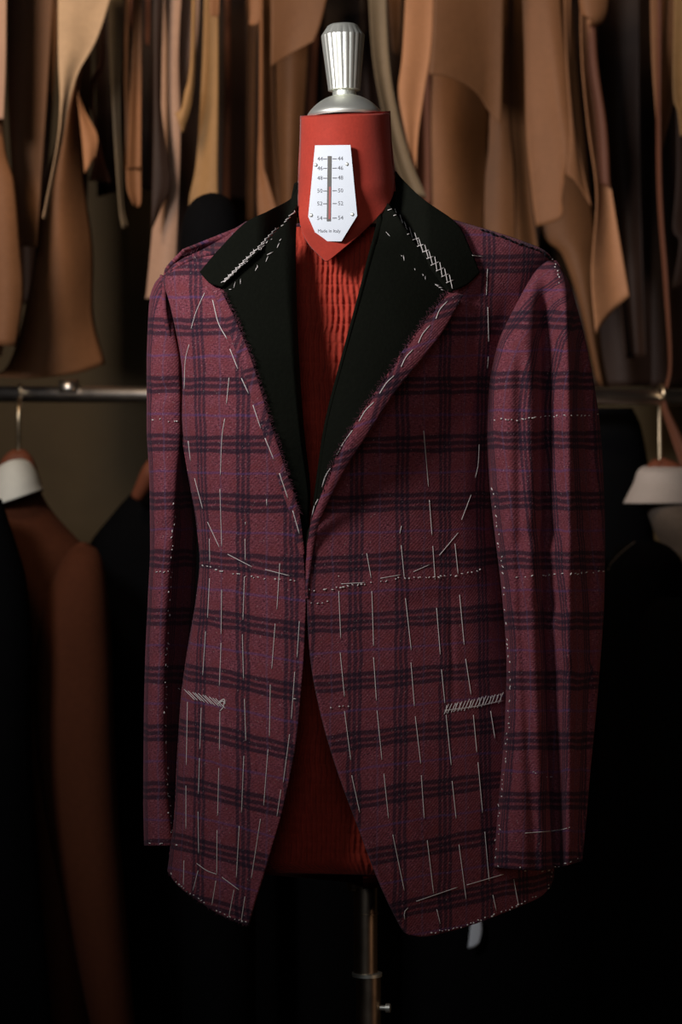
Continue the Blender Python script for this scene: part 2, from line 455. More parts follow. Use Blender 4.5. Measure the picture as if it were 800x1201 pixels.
g, U, V = coons([(352.3, 138), (351, 190), (349, 225), (352, 262), (362, 285), (380, 304)], [(458, 132.5), (461, 190), (464, 212), (457, 238), (430, 268), (386, 305)], [(352.3, 138), (405, 134.5), (458, 132.5)], [(380, 304), (383, 306), (386, 305)], 60, 80)
tb = np.clip((g[..., 1]-215)/70, 0, 1)
tb = tb*tb*(3-2*tb)
yb = neckfront(g[..., 0], g[..., 1])*(1-tb)+(form(g[..., 0], g[..., 1])+.008)*tb-.0040
yb = np.where(g[..., 1] > 262, np.minimum(yb, form(g[..., 0], g[..., 1])+.008), yb)
sheet('neck_bib', PA(g[..., 0], g[..., 1], yb), M['red'], dum, thick=.002, bv='dummy', label='smooth red bib ending in a point')
# cap and knob
neckc = Vector(P(404.5, 134, NY)); ax = Vector((-.025, .0, 1)).normalized()
prof = []
for k in range(11):
    z_ = .0215*(k/10)**.8; prof.append((max(.002, math.sqrt(max(0, .0486**2-(z_+.0271)**2))), z_))
lathe('neck_cap', [(.0395, -.004), (.0404, -.0015)]+prof, neckc, M['chrome'], dum, n=48, axis=ax, label='silver domed neck cap')
def flute(a, k):
    return 1+(.035*abs(math.sin(10*a)) if 2 <= k <= 5 else 0)
lathe('knob', [(.013, .017), (.0125, .0252), (.0168, .0256), (.0170, .0285), (.0226, .0815), (.0227, .0840), (.0165, .0945), (.0140, .0960), (.004, .0965)], neckc, M['chrome'], dum, n=120, flute=flute, axis=ax, smooth=False, label='fluted silver knob')
# size gauge plate: flat plate tangent to the neck front
def _bib(px, py):
    d = (Vector(P(px, py, 0))-Vector((0, -D, CZ))).normalized(); return _bb.ray_cast(Vector((0, -D, CZ)), d)[0]
_V, _F = BV['dummy'][0]; _bb = BVHTree.FromPolygons([tuple(v) for v in _V], _F)
_t, _b2, _l, _r = _bib(390, 176), _bib(388, 276), _bib(370, 226), _bib(410, 226)
nrm = (_r-_l).cross(_b2-_t).normalized()
if nrm.y > 0: nrm = -nrm
c0 = _bib(390, 226)
c0 = c0+nrm*(max((_bib(x_, y_)-c0).dot(nrm) for x_ in (366, 374, 390, 404, 412) for y_ in (175, 200, 226, 250, 262))+.0022)
def onplane(px, py, lift=0):
    o = Vector((0, -D, CZ)); d = Vector(P(px, py, 0))-o
    t_ = ((c0+nrm*lift)-o).dot(nrm)/d.dot(nrm); return o+d*t_
def plate_poly(name, pts, z0, z1, mat, parent, **kw):
    a = [onplane(x, y, z1) for x, y in pts]; b_ = [onplane(x, y, z0) for x, y in pts]; n = len(pts)
    F = [list(range(n)), list(range(n, 2*n))[::-1]]+[(i, i+n, (i+1) % n+n, (i+1) % n) for i in range(n)]
    return mk(name, [tuple(v) for v in a+b_], F, mat, parent, smooth=False, **kw)
pl = plate_poly('size_gauge', [(369.5, 170.5), (411, 170), (419, 253), (400.5, 283), (374, 283), (361.5, 254)], -.002, .0014, M['plate'], dum, label='white metal size gauge plate with numbers')
plate_poly('slot', [(384.3, 183), (389, 183), (388, 259.5), (383.2, 259.5)], .0012, .0019, M['slot'], pl, label='dark slot down the gauge')
plate_poly('red_indicator', [(385.9, 219), (388.2, 219), (387.6, 257), (385.3, 257)], .0018, .0023, M['slotred'], pl, label='red indicator bar in the slot')
for sx, sy in ((370.3, 193.5), (407, 192.5), (365, 252.5), (413.3, 251.5)):
    lathe('screw', [(.0019, 0), (.0019, .0009), (.0012, .0014)], onplane(sx, sy, .0013), M['chrome'], pl, n=14, axis=nrm)
uy = (onplane(390, 200)-onplane(390, 230)).normalized(); ux = (onplane(400, 226)-onplane(380, 226)).normalized()
def text(body, px, py, h, name, parent):
    cu = bpy.data.curves.new('txt', 'FONT'); cu.body = body; cu.size = 1; cu.align_x = 'CENTER'; cu.align_y = 'CENTER'; cu.extrude = .02; cu.resolution_u = 2
    o = bpy.data.objects.new('txt', cu); col.objects.link(o); bpy.context.view_layer.update()
    me = o.evaluated_get(bpy.context.evaluated_depsgraph_get()).to_mesh()
    V = [onplane(px, py, .0016)+ux*(v.co.x*h)+uy*(v.co.y*h)+nrm*(v.co.z*h*.3) for v in me.vertices]; F = [list(p.vertices) for p in me.polygons]
    bpy.data.objects.remove(o); bpy.data.curves.remove(cu)
    return mk(name, [tuple(v) for v in V], F, M['ink'], parent, smooth=False)
for k, (n_, y_) in enumerate(zip(('44', '46', '48', '50', '52', '54'), (186.5, 197.5, 209, 224, 239, 256))):
    text(n_, 375.5-.3*k*.4, y_, .0060, 'size_number', pl); text(n_, 399.3+.05*k, y_-.4, .0060, 'size_number', pl)
    plate_poly('tick', [(379, y_-.5), (383.6, y_-.5), (383.6, y_+.4), (379, y_+.4)], .0013, .0017, M['ink'], pl)
    plate_poly('tick', [(390, y_-.7), (395, y_-.7), (395, y_+.2), (390, y_+.2)], .0013, .0017, M['ink'], pl)
text('Made in Italy', 386, 271, .0048, 'plate_lettering', pl)
# pole
def pole(name, cx, r, p0, p1, mat, y=.13):
    a = P(cx, p0, y); b_ = P(cx+(p1-p0)*.012, p1, y) if p1 < 1300 else None
    z1 = a[2]; z0 = b_[2] if b_ else .03
    return lathe(name, [(r, z0-z1), (r, 0)], a, mat, dum, n=32)
pole('pole', 429, .0130, 1012, 1142, M['chrome2'])
pole('lower_pole', 432.5, .0135, 1142, 2000, M['chrome2'])
lathe('pole_ring', [(.0130, -.003), (.0165, -.0025), (.0165, .0012), (.0130, .002)], P(430.5, 1142, .13), M['chrome'], dum, n=32)
lathe('pole_ring', [(.0130, -.001), (.0136, -.0008), (.0136, .0008), (.0130, .001)], P(429.5, 1071, .13), M['chrome2'], dum, n=32)
lathe('clamp_knob', [(.002, 0), (.006, .001), (.007, .006), (.003, .009), (.003, .02)], Vector(P(409, 1039, .11)), M['chrome2'], dum, n=16, axis=(1, .6, 0))
lathe('set_screw', [(.003, 0), (.003, .006), (.005, .0062), (.005, .011)], Vector(P(446, 1182, .125)), M['chrome'], dum, n=12, axis=(1, -.2, 0))
bx_ = P(432.5, 600, .13)[0]
lathe('base', [(.17, 0), (.17, .012), (.12, .022), (.02, .04), (.014, .06)], (bx_, .13, 0), M['chrome2'], dum, n=48)

# ------------------------------------------------------------------ the jacket
jac = thing('tailored_jacket', P(410, 1085, .10), 'burgundy checked jacket, unfinished, with black lapels and white basting stitches, on the dummy', 'jacket')
def pock(x, y, x0, y0, x1, y1, w_, A):
    """soft crease along a segment"""
    dx, dy = x1-x0, y1-y0; L2 = dx*dx+dy*dy; t_ = np.clip(((x-x0)*dx+(y-y0)*dy)/L2, 0, 1)
    d = np.hypot(x-x0-t_*dx, y-y0-t_*dy); return A*np.exp(-(d/w_)**2)*np.sin(np.pi*np.clip(t_, .02, .98))
def panel_depth(x, y, side):
    d = form(x, y)-.003+.0011*noise2(x*.03, y*.012, 21)+.0007*noise2(x*.09, y*.05, 22)
    if side == 'L':
        d = d+pock(x, y, 262, 640, 264, 815, 2.6, .0028)+pock(x, y, 240, 600, 330, 680, 16, .003)
        d = d+pock(x, y, 212, 430, 300, 470, 14, .002)-pock(x, y, 250, 830, 320, 1000, 22, .005)
    else:
        d = d+pock(x, y, 527, 690, 534, 840, 3, .002)+pock(x, y, 560, 430, 480, 560, 18, .004)
        d = d-pock(x, y, 440, 880, 520, 1060, 26, .006)+pock(x, y, 590, 690, 420, 720, 14, .003)
        d = d+pock(x, y, 600, 330, 575, 440, 12, .004)
    return d
# left front (viewer's left)
g, U, V = coons([(190, 327), (201, 365), (213, 430), (214, 500), (222, 560), (231.5, 615), (234.5, 655), (230.5, 700), (220.5, 760), (212.5, 820), (207.5, 900), (204.5, 960), (196, 1022)],
                [(300, 300), (322, 450), (340, 560), (353, 620), (358, 680), (358, 730), (354, 800), (345, 880), (331, 950), (315, 1005), (300, 1052), (291, 1086)],
                [(190, 327), (205, 309), (236, 294), (262, 300), (300, 300)], [(196, 1022), (210, 1040), (240, 1062), (268, 1078), (291, 1086)], 110, 330)
x, y = g[..., 0], g[..., 1]
x = x+.5*noise2(y*.05, y*.02, 31)*(U**8)
sl = tab([(500, 0), (600, .03), (730, .15), (870, .22), (1090, .27)], y)
uvL = np.stack([arcu(x, y, 285)/1000, (y-453-sl*(x-250)+np.clip((430-y)/100, 0, 1)*4)/1000], -1)
# fronts swing a little away from the body towards the lower front edge
dL = panel_depth(x, y, 'L')-.012*np.clip((y-650)/400, 0, 1)*U**2
left_front = sheet('left_front', PA(x, y, dL), M['plaid'], jac, .004, uvL, 'jacket')
# right front
gR, U, V = coons([(495, 335), (452, 425), (400, 518), (370, 588), (363, 650), (361, 700), (365, 770), (377, 835), (396, 900), (421, 968), (449, 1040), (470, 1083), (480, 1096)],
                [(655, 318), (640, 380), (612, 440), (599, 500), (593, 560), (589, 620), (591, 660), (596, 700), (606, 760), (619, 820), (633, 900), (643, 960), (650, 1020), (646, 1040)],
                [(495, 335), (525, 268), (560, 268), (613, 286), (640, 298), (655, 318)], [(480, 1096), (502, 1098), (550, 1086), (598, 1068), (632, 1053), (646, 1040)], 130, 330)
x, y = gR[..., 0], gR[..., 1]
sl = tab([(500, -.02), (600, -.03), (730, -.07), (870, -.12), (1090, -.22)], y)
uvR = np.stack([arcu(x, y, 522)/1000, (y-453-sl*(x-480)+np.clip((400-y)/100, 0, 1)*6)/1000], -1)
dR = panel_depth(x, y, 'R')-.004-.020*np.clip((y-640)/400, 0, 1)*(1-U)**2-.003*(1-U)**8
right_front = sheet('right_front', PA(x, y, dR), M['plaid'], jac, .004, uvR, 'jacket')
# back, wrapping round behind
pys = np.linspace(262, 1004, 150); xl, xr, B = tab(ROWS, pys)
ph = np.linspace(0, np.pi, 70); t = np.cos(ph)[None]
X = ((xl+xr)/2)[:, None]+(xr-xl)[:, None]/2*t
Y = YC+TILT*(X-((xl+xr)/2)[:, None])*S+(B[:, None]*S*1.02)*(1-np.abs(t)**2.2)**(1/2.05)
Z = pys[:, None]+0*X-np.clip((330-pys[:, None])/70, 0, 1)*(1-np.abs(t))*22*0
Z = np.where(pys[:, None] < 330, Z+np.clip((np.abs(X-410)-120)/110, 0, 1)*45*(330-pys[:, None])/70, Z)
G = PA(X, Z, Y); Gr = G[:, ::-1]
uvB = np.stack([(X-400)/1000, (Z-453)/1000], -1)
ob = sheet('back', G, M['plaid'], jac, -.004, uvB)
# inner lining facing seen inside the vent of the fronts
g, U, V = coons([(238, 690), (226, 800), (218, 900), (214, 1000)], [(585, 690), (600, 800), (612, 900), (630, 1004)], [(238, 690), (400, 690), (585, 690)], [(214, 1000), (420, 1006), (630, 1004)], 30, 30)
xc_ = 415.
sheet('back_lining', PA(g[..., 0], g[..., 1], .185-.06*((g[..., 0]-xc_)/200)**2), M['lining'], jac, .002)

# lapels, collar
def lift_sheet(name, g, U, V, mat, lift, thick=.0035, uv=None, **kw):
    x, y = g[..., 0], g[..., 1]
    d = form(x, y)-lift(x, y, U, V)
    k_ = np.clip((1-np.abs(x-405)/66)*2.2, 0, 1)*np.clip((285-y)/50, 0, 1)
    d = d*(1-k_)+(NY-.022)*k_
    return sheet(name, PA(x, y, d), mat, jac, thick, uv, 'jacket', **kw)
def roll(u, a, b_, c):      # from a at the roll line up to b_, then c at the outer edge
    s_ = np.clip(u/.22, 0, 1); s_ = np.sin(s_*np.pi/2)
    return a+(b_-a)*s_+(c-b_)*u**1.5
# viewer's left lapel facing
g, U, V = coons([(260, 334), (274, 372), (293, 425), (312, 487), (333, 552), (350, 604), (356, 640)], [(349, 240), (347, 300), (350, 400), (356, 495), (364, 570), (363, 600), (360, 645)],
                [(260, 334), (285, 309), (318, 278), (349, 240)], [(356, 640), (358, 642), (360, 645)], 50, 130)
lift_sheet('left_lapel', g, U, V, M['black'], lambda x, y, u, v: roll(1-u, -.008, .003, .008), .003, label='black wool lapel facing')
# left collar leaf: stands up round the neck, falls to the tip
def collar_depth(x, y, u, v, base): return base
g, U, V = coons([(350, 213), (349, 228), (349, 243)], [(234, 319), (245, 331), (260, 336)], [(350, 213), (343, 231), (320, 245), (288, 261), (258, 291), (234, 319)], [(349, 243), (318, 281), (285, 312), (260, 336)], 70, 24)
xx = g[..., 0]; yn = tab([(234, .012), (275, .013), (310, .012), (335, .006), (350, -.004)], xx)
dd = form(xx, g[..., 1])-yn-.001*V
bf = np.clip((xx-300)/50, 0, 1); bf = bf*bf*(3-2*bf)
dd = dd*(1-bf)+(NY-.012-.012*V)*bf
sheet('left_collar', PA(xx, g[..., 1], dd), M['black'], jac, .004, bv='jacket', label='black wool collar leaf')
# lapel edge of the left front (burgundy seam allowance folded on the black)
def strip(name, inner, outer, n, lift, uvref, thick=.003):
    g, U, V = coons(inner, outer, [inner[0], outer[0]], [inner[-1], outer[-1]], 14, n)
    x, y = g[..., 0], g[..., 1]
    # wool laid along the strip
    yy = np.stack([((x-uvref)*.9+.25*y)/1000, (y-453+.35*(x-uvref))/1000], -1)
    wob = .0006*noise2(y*.09, x*.05, 41)
    d = form(x, y)-lift(x, y, U, V)-.0022*np.sin(np.pi*U)-wob
    return sheet(name, PA(x+.5*noise2(y*.22, y*.1, 44)*(U < .1), y, d), M['plaid'], jac, thick, yy, 'jacket', label='burgundy turned lapel edge with basting')
left_strip = strip('left_lapel_edge', [(248, 338), (262, 372), (280, 421), (299, 480), (322, 551), (340, 603), (352, 652)][::1],
                   [(258, 338), (275, 372), (295, 422), (314, 485), (335, 550), (351, 600), (357.5, 650)], 150, lambda x, y, u, v: .0085+.003*u, 262)
# viewer's right lapel facing: rolls well clear of the chest
rl = lambda v: tab([(0, .016), (.25, .034), (.5, .040), (.75, .028), (1, .008)], v)
g, U, V = coons([(446, 288), (438, 322), (424, 375), (405, 440), (386, 505), (375, 560), (371, 585), (362, 640)], [(528, 342), (493, 385), (458, 436), (427, 482), (397, 532), (380, 578), (370, 606), (362, 642)],
                [(446, 288), (446, 262), (452, 236), (490, 288), (528, 342)], [(362, 640), (362, 641), (362, 642)], 60, 130)
lift_sheet('right_lapel', g, U, V, M['black'], lambda x, y, u, v: roll(u, -.010, .016, 0)*(1-v*.3)+(rl(v)-.002)*u**1.2*.9, .003, label='black wool lapel facing')
right_strip = strip('right_lapel_edge', [(527, 341), (492, 384), (457, 435), (426, 481), (396, 531), (378, 578), (364, 615), (359, 660), (358.5, 700)],
                    [(544, 346), (520, 388), (497, 418), (462, 462), (432, 508), (408, 545), (389, 580), (372, 622), (363, 680), (362, 702)], 170,
                    lambda x, y, u, v: rl(np.clip(v/.85, 0, 1))+.0045+.002*u, 455, .004)
# underside of the rolled lapel: connects strip edge back to the chest so light cannot pass
g, U, V = coons([(536, 347), (513, 388), (490, 416), (455, 460), (425, 506), (402, 543), (384, 580), (368, 622)], [(520, 352), (494, 394), (470, 424), (437, 467), (410, 513), (388, 550), (374, 590), (364, 630)],
                [(536, 347), (520, 352)], [(368, 622), (364, 630)], 8, 80)
x, y = g[..., 0], g[..., 1]
sheet('lapel_underside', PA(x, y, form(x, y)-rl(V)*(1-U)-.003*U-.001), M['plaid'], jac, .002, np.stack([x/1000, y/1000], -1))
# right collar leaf
g, U, V = coons([(464, 200), (455, 222), (452, 238)], [(563, 320), (548, 334), (529, 342)], [(464, 200), (478, 217), (500, 236), (536, 262), (551, 290), (563, 320)], [(452, 238), (470, 266), (500, 305), (529, 342)], 70, 30)
xx = g[..., 0]; yn = tab([(450, .0), (480, .016), (520, .020), (563, .016)], xx)
dd = form(xx, g[..., 1])-yn-.006*V
bf = np.clip((505-xx)/48, 0, 1); bf = bf*bf*(3-2*bf)
dd = dd*(1-bf)+(NY+.004-.012*V)*bf
sheet('right_collar', PA(xx, g[..., 1], dd), M['black'], jac, .004, bv='jacket', label='black wool collar leaf')
# collar stand wrapping the back of the neck
pts = []
for a_ in np.linspace(-.1, math.pi+.1, 40):
    pts.append([(407+58*math.cos(a_), 214-8*math.sin(a_)-3*math.cos(a_), NY+.056*math.sin(a_)), (410+70*math.cos(a_), 262-14*math.sin(a_), NY+.075*math.sin(a_))])
pts = np.array(pts)
Gc = np.stack([PA(pts[:, 0, 0]*(1-q)+pts[:, 1, 0]*q, pts[:, 0, 1]*(1-q)+pts[:, 1, 1]*q, pts[:, 0, 2]*(1-q)+pts[:, 1, 2]*q) for q in np.linspace(0, 1, 8)])
sheet('collar_stand', Gc, M['black'], jac, .004)
# shoulder yokes: cloth from the shoulder seam over to the back
for nm, T_, B_ in (('left_shoulder', [(189, 327), (203, 307), (236, 291), (290, 259)], [(190, 329), (206, 312), (238, 298), (300, 290)]),
                   ('right_shoulder', [(520, 254), (575, 270), (617, 284), (642, 296), (657, 318)], [(520, 262), (574, 277), (613, 290), (638, 300), (654, 321)])):
    g, U, V = coons([T_[0], B_[0]], [T_[-1], B_[-1]], T_, B_, 70, 12)
    x, y = g[..., 0], g[..., 1]
    d = (form(x, y+2)-.004)*V+(1-V)*(YC+.02)-.003*np.sin(np.pi*V)
    sheet(nm, PA(x, y, d), M['plaid'], jac, .003, np.stack([arcu(x, y, 522)/1000, (y-430)/1000], -1), 'jacket')

# sleeves
def fold(x, y, line, w_, A):
    xv = tab([(q[1], q[0]) for q in line], y); fade = np.clip((y-line[0][1]+20)/50, 0, 1)
    return A*np.exp(-((x-xv)/w_)**2)*fade
def rip_r(x, y, sy):
    f = np.clip(-sy*1.6, 0, 1)
    r = fold(x, y, [(639, 330), (641, 450), (642, 640), (650, 900), (653, 1020)], 12, .032)
    r = r+fold(x, y, [(680, 330), (686, 460), (692, 640), (688, 900), (680, 1020)], 8, .012)
    r = r-fold(x, y, [(664, 330), (667, 450), (668, 640), (667, 900), (666, 1020)], 7, .012)
    r = r+fold(x, y, [(610, 420), (610, 640), (620, 860), (628, 1020)], 7, .008)
    r = r+.0012*noise2(x*.03, y*.03, 55)+pock(x, y, 590, 640, 690, 610, 14, .006)+pock(x, y, 592, 720, 700, 700, 14, .005)+pock(x, y, 640, 800, 700, 770, 12, .004)
    tb_ = tab([(300, 645, 5), (365, 639, 38), (450, 634, 63), (580, 641, 68), (700, 649, 60), (850, 645, 53), (1018, 630, 53)], y)
    return r*f+.40*(x-tb_[0])*S*f*np.clip((y-320)/80, 0, 1)
RS = [(306, 642, 649, .090, .006), (311, 635, 655, .088, .012), (318, 628, 660, .086, .020), (330, 620, 667, .084, .030), (365, 600, 678, .082, .045), (405, 581, 688, .082, .055), (450, 571, 697, .082, .060), (500, 569.5, 704, .082, .062), (560, 573, 708, .080, .062),
      (640, 582, 710, .074, .060), (700, 589, 709, .069, .058), (780, 594, 704, .062, .055), (850, 592, 698, .056, .052), (900, 588, 693, .052, .050), (960, 582, 688, .049, .048), (1018, 577, 683, .047, .045)]
X, PYm, Y = loft_rows([(q[0], q[1], q[2], q[3]+.022, q[4]*1.15) for q in RS], 300, 140, 2.15, rip_r)
bot = np.clip((PYm-960)/58, 0, 1); PYm = PYm+bot*(-1+4*np.sin(np.clip((X-577)/106, 0, 1)*np.pi)-6*np.clip((X-640)/43, 0, 1)*1.2)
G = PA(X, PYm, Y); per = np.concatenate([np.zeros((300, 1)), np.cumsum(np.hypot(np.diff(X, axis=1), np.diff(Y, axis=1)/S), 1)], 1)
per = per-per[:, 35:36]      # measured from the left silhouette
uvS = np.stack([(per+1)/1000, (PYm-446-(PYm-446)*.035)/1000], -1)
right_sleeve = tube('right_sleeve', G, M['plaid'], jac, .003, uvS, 'jacket')
def sleeve_l():
    rows = [(325, 187, 192, 194, .0), (333, 181, 194, 198, .3), (350, 175.5, 199, 206, .6), (390, 173, 206, 213, .9), (430, 172, 212, 216, 1), (500, 172, 213, 218, 1), (560, 175, 209, 224, 1), (640, 176, 205, 230, 1), (700, 173.5, 200, 228, 1),
            (780, 170, 196, 222, 1), (860, 168.5, 195, 218, 1), (940, 168, 198, 216, 1), (992, 169, 204, 216, 1)]
    p = np.linspace(325, 992, 260); xl, xm, xr, k = tab(rows, p); out = []
    for i in range(len(p)):
        a, m_, b_, kk = xl[i], xm[i], xr[i], .25+.75*k[i]
        yb = .105+.02*(1-k[i])
        ctr = [(a, yb), (a+3.5, yb-.030*kk), (a+(m_-a)*.45, yb-.045*kk), (m_-4, yb-.045*kk), (m_, yb-.036*kk), (m_+(b_-m_)*.5, yb-.005), (b_, yb+.022*kk), (b_-6, yb+.055*kk), (a+14, yb+.060*kk), (a+3, yb+.035*kk), (a, yb)]
        out.append(curve([(q[0], q[1]/S) for q in ctr])(np.linspace(0, 1, 81)[:-1]))
    o = np.array(out); X = o[..., 0]; Y = o[..., 1]*S; PYm = p[:, None]+0*X
    Y = Y+.001*noise2(X*.05, PYm*.03, 61)+pock(X, PYm, 172, 470, 210, 450, 10, .004)+pock(X, PYm, 172, 640, 206, 610, 10, .004)+pock(X, PYm, 168, 780, 200, 760, 10, .003)
    per = np.concatenate([np.zeros((len(p), 1)), np.cumsum(np.hypot(np.diff(X, axis=1), np.diff(Y, axis=1)/S), 1)], 1)
    uv = np.stack([(per-30)/1000, (PYm-451)/1000], -1)
    return tube('left_sleeve', PA(X, PYm, Y), M['plaid'], jac, .003, uv, 'jacket')
left_sleeve = sleeve_l()

# ------------------------------------------------------------------ thread work, laid on the cloth
def make_bvh(key):
    V, F = [], []
    for v, f in BV[key]:
        o = len(V); V += [tuple(a) for a in v]; F += [[k+o for k in q] for q in f]
    return BVHTree.FromPolygons(V, F)
bj = make_bvh('jacket')
eye = Vector((0, -D, CZ))
def hit(px, py, off=.0006):
    d = (Vector(P(px, py, 0))-eye).normalized(); r = bj.ray_cast(eye, d)
    if r[0] is None: return None
    return r[0]-d*off
def thread_geo(pts, r=.00044, step=4, off=.0006, sides=5):
    p = np.array(pts, float); n = max(2, int(np.linalg.norm(np.diff(p, axis=0), axis=1).sum()/step)+1)
    c = curve(p)(np.linspace(0, 1, n)) if len(p) > 2 else p[0]+(p[1]-p[0])*np.linspace(0, 1, n)[:, None]
    q = [hit(a, b_, off) for a, b_ in c]; q = [a for a in q if a is not None]
    q2 = []
    for a in q:
        if q2 and abs(a.y-q2[-1].y) > .012: break
        q2.append(a)
    if len(q2) < 2: return None
    return tube_path(q2, r, sides)
def baste(parent, segs, r=.00039):
    for s_ in segs:
        s_ = [tuple(p_) for p_ in s_]
        g_ = thread_geo(s_, r)
        if g_: mk('basting_stitch', g_[0], g_[1], M['thread'], parent)
Z_ = lambda ox, oy, k=2.963: (lambda *a: [(ox+a[i]/k, oy+a[i+1]/k) for i in range(0, len(a), 2)])
a_ = Z_(160, 200); b2 = Z_(150, 560); c2 = Z_(180, 800)
baste(left_front, [a_(237, 425, 208, 490, 190, 550), a_(183, 605, 170, 660, 166, 760), a_(180, 940, 188, 1010), a_(202, 1070, 230, 1175),
    a_(322, 720, 313, 810), a_(307, 862, 297, 930, 292, 1060), b2(320, 40, 326, 240), b2(277, 155, 318, 243), b2(347, 267, 432, 311), b2(477, 320, 563, 342),
    b2(283, 213, 285, 295), b2(407, 213, 408, 288), b2(528, 298, 518, 458), b2(284, 350, 277, 487), b2(326, 390, 324, 545), b2(405, 345, 400, 495),
    b2(270, 535, 260, 688), b2(324, 575, 318, 725), b2(398, 545, 402, 700), b2(512, 508, 500, 665), b2(596, 500, 588, 625), b2(580, 675, 568, 840),
    b2(495, 720, 492, 900), b2(405, 770, 410, 915), b2(320, 815, 318, 950), b2(255, 800, 250, 945), b2(249, 975, 245, 1100), b2(207, 780, 203, 1000),
    b2(562, 892, 540, 1060), b2(487, 945, 472, 1140), b2(403, 968, 395, 1165), b2(316, 1010, 312, 1175), b2(532, 1085, 518, 1178),
    c2(155, 450, 157, 595), c2(113, 360, 113, 510), c2(221, 515, 220, 668), c2(298, 500, 288, 680), c2(372, 475, 340, 682), c2(150, 630, 185, 655, 220, 668),
    c2(238, 678, 297, 722), c2(155, 655, 137, 725), c2(217, 690, 203, 775), c2(280, 722, 262, 815), c2(318, 745, 305, 830), c2(106, 620, 104, 705), b2(408, 155, 409, 166), b2(482, 75, 483, 100)])
baste(left_strip, [a_(265, 450, 285, 530, 315, 585), a_(325, 620, 353, 690), a_(365, 722, 390, 775), a_(405, 815, 432, 895), a_(447, 930, 478, 1005), a_(497, 1052, 527, 1140), Z_(340, 280)(10, 945, 33, 1025)], .00052)
d2 = Z_(340, 280); e2 = Z_(340, 560); f2 = Z_(400, 800)
baste(right_front, [d2(687, 105, 683, 195), d2(688, 238, 691, 358), d2(690, 410, 687, 450), d2(446, 430, 463, 632), d2(465, 667, 482, 862), d2(485, 908, 494, 1030), d2(497, 1068, 505, 1185),
    d2(658, 715, 655, 780, 645, 830), d2(630, 890, 597, 977), d2(585, 1022, 520, 1100), d2(485, 1133, 430, 1157), d2(385, 1168, 315, 1180), d2(267, 1093, 283, 1180), d2(387, 1065, 398, 1180), d2(574, 1060, 585, 1165),
    d2(388, 998, 382, 1025), d2(635, 58, 672, 62),
    e2(170, 395, 177, 558), e2(285, 395, 291, 585), e2(402, 420, 422, 600), e2(510, 453, 523, 615), e2(590, 408, 606, 582), e2(175, 608, 190, 762), e2(291, 625, 301, 775), e2(421, 643, 433, 795), e2(527, 667, 539, 785),
    e2(611, 630, 630, 755), e2(190, 812, 212, 982), e2(303, 810, 320, 980), e2(436, 830, 455, 995), e2(543, 825, 561, 1000), e2(638, 825, 650, 955), e2(698, 812, 713, 907), e2(215, 1035, 243, 1165), e2(327, 1030, 343, 1185),
    e2(457, 1035, 467, 1185), e2(564, 1055, 578, 1185), e2(654, 990, 670, 1165), e2(178, 370, 262, 365),
    f2(180, 530, 220, 725), f2(300, 550, 322, 735), f2(410, 565, 435, 755), f2(500, 520, 515, 690), f2(262, 762, 405, 713), f2(438, 705, 565, 668), f2(333, 790, 345, 840), f2(528, 740, 540, 795), f2(600, 685, 617, 775), f2(233, 785, 220, 800, 222, 825)])
baste(right_strip, [d2(548, 217, 522, 245, 508, 278), d2(488, 300, 462, 330, 447, 362), d2(428, 385, 403, 412, 387, 445), d2(362, 476, 335, 502, 312, 538), d2(292, 568, 262, 598, 240, 635), d2(218, 665, 187, 708, 163, 752), d2(142, 795, 124, 825, 112, 862), d2(98, 905, 85, 930, 78, 960)], .00052)
baste(left_sleeve, [b2(60, 1148, 100, 1153, 140, 1146)]); baste(right_sleeve, [f2(535, 517, 600, 518), f2(640, 525, 730, 518), f2(733, 517, 765, 513, 795, 505)])

def tacks(parent, name, lines, step=5.5, mat='thread', r=.0009, jit=1.4, length=3.2, along=True, prob=.82):
    out = []
    for ln in lines:
        f = curve(ln); p = np.array(ln, float); L = np.linalg.norm(np.diff(f(np.linspace(0, 1, 40)), axis=0), axis=1).sum(); n = int(L/step)
        for k in range(n):
            if random.random() > prob: continue
            t_ = (k+random.uniform(.2, .8))/n; a = f(np.array([t_]))[0]; b_ = f(np.array([min(1, t_+.01)]))[0]-f(np.array([max(0, t_-.01)]))[0]
            b_ = b_/(np.linalg.norm(b_)+1e-9); an = random.gauss(0, .5)+(0 if along else math.pi/2)
            d = np.array([b_[0]*math.cos(an)-b_[1]*math.sin(an), b_[0]*math.sin(an)+b_[1]*math.cos(an)])*length*random.uniform(.35, 1.1)/2
            a = a+np.array([random.gauss(0, jit*.5), random.gauss(0, jit*.5)])
            h = [hit(*(a-d), .0007), hit(*a, .0012), hit(*(a+d), .0007)]
            if any(q is None for q in h) or abs(h[0].y-h[2].y) > .01: continue
            rr = r*random.uniform(.6, 1.15); out.append(tube_path(h, [rr*.5, rr, rr*.5], 5))
    if out:
        V, F = join(out); mk(name, V, F, M[mat], parent, kind='stuff')
tacks(left_sleeve, 'tailor_tacks', [[(173, 492), (190, 493), (211, 494)], [(174, 664), (182, 670), (204, 671)]], 4.5)
tacks(left_sleeve, 'overcast_stitches', [[(204, 590), (202, 640), (199, 700), (195, 780), (194.5, 850), (197, 930), (203, 985)], [(171, 990), (186, 990.5), (203, 989), (213, 986)]], 7.5, jit=2.5)
tacks(left_front, 'tailor_tacks', [[(236, 662), (262, 670), (300, 677), (348, 681)], [(337, 820), (348, 820)]], 5)
tacks(left_front, 'overcast_stitches', [[(198, 1021), (210, 1037), (240, 1059), (268, 1075), (289, 1082)]], 3.6, length=2.6)
tacks(right_front, 'tailor_tacks', [[(362, 693), (400, 689), (440, 683), (480, 678), (530, 676), (566, 668)], [(363, 708), (392, 706)], [(378, 832), (395, 829), (417, 827)], [(395, 678), (400, 675)]], 5)
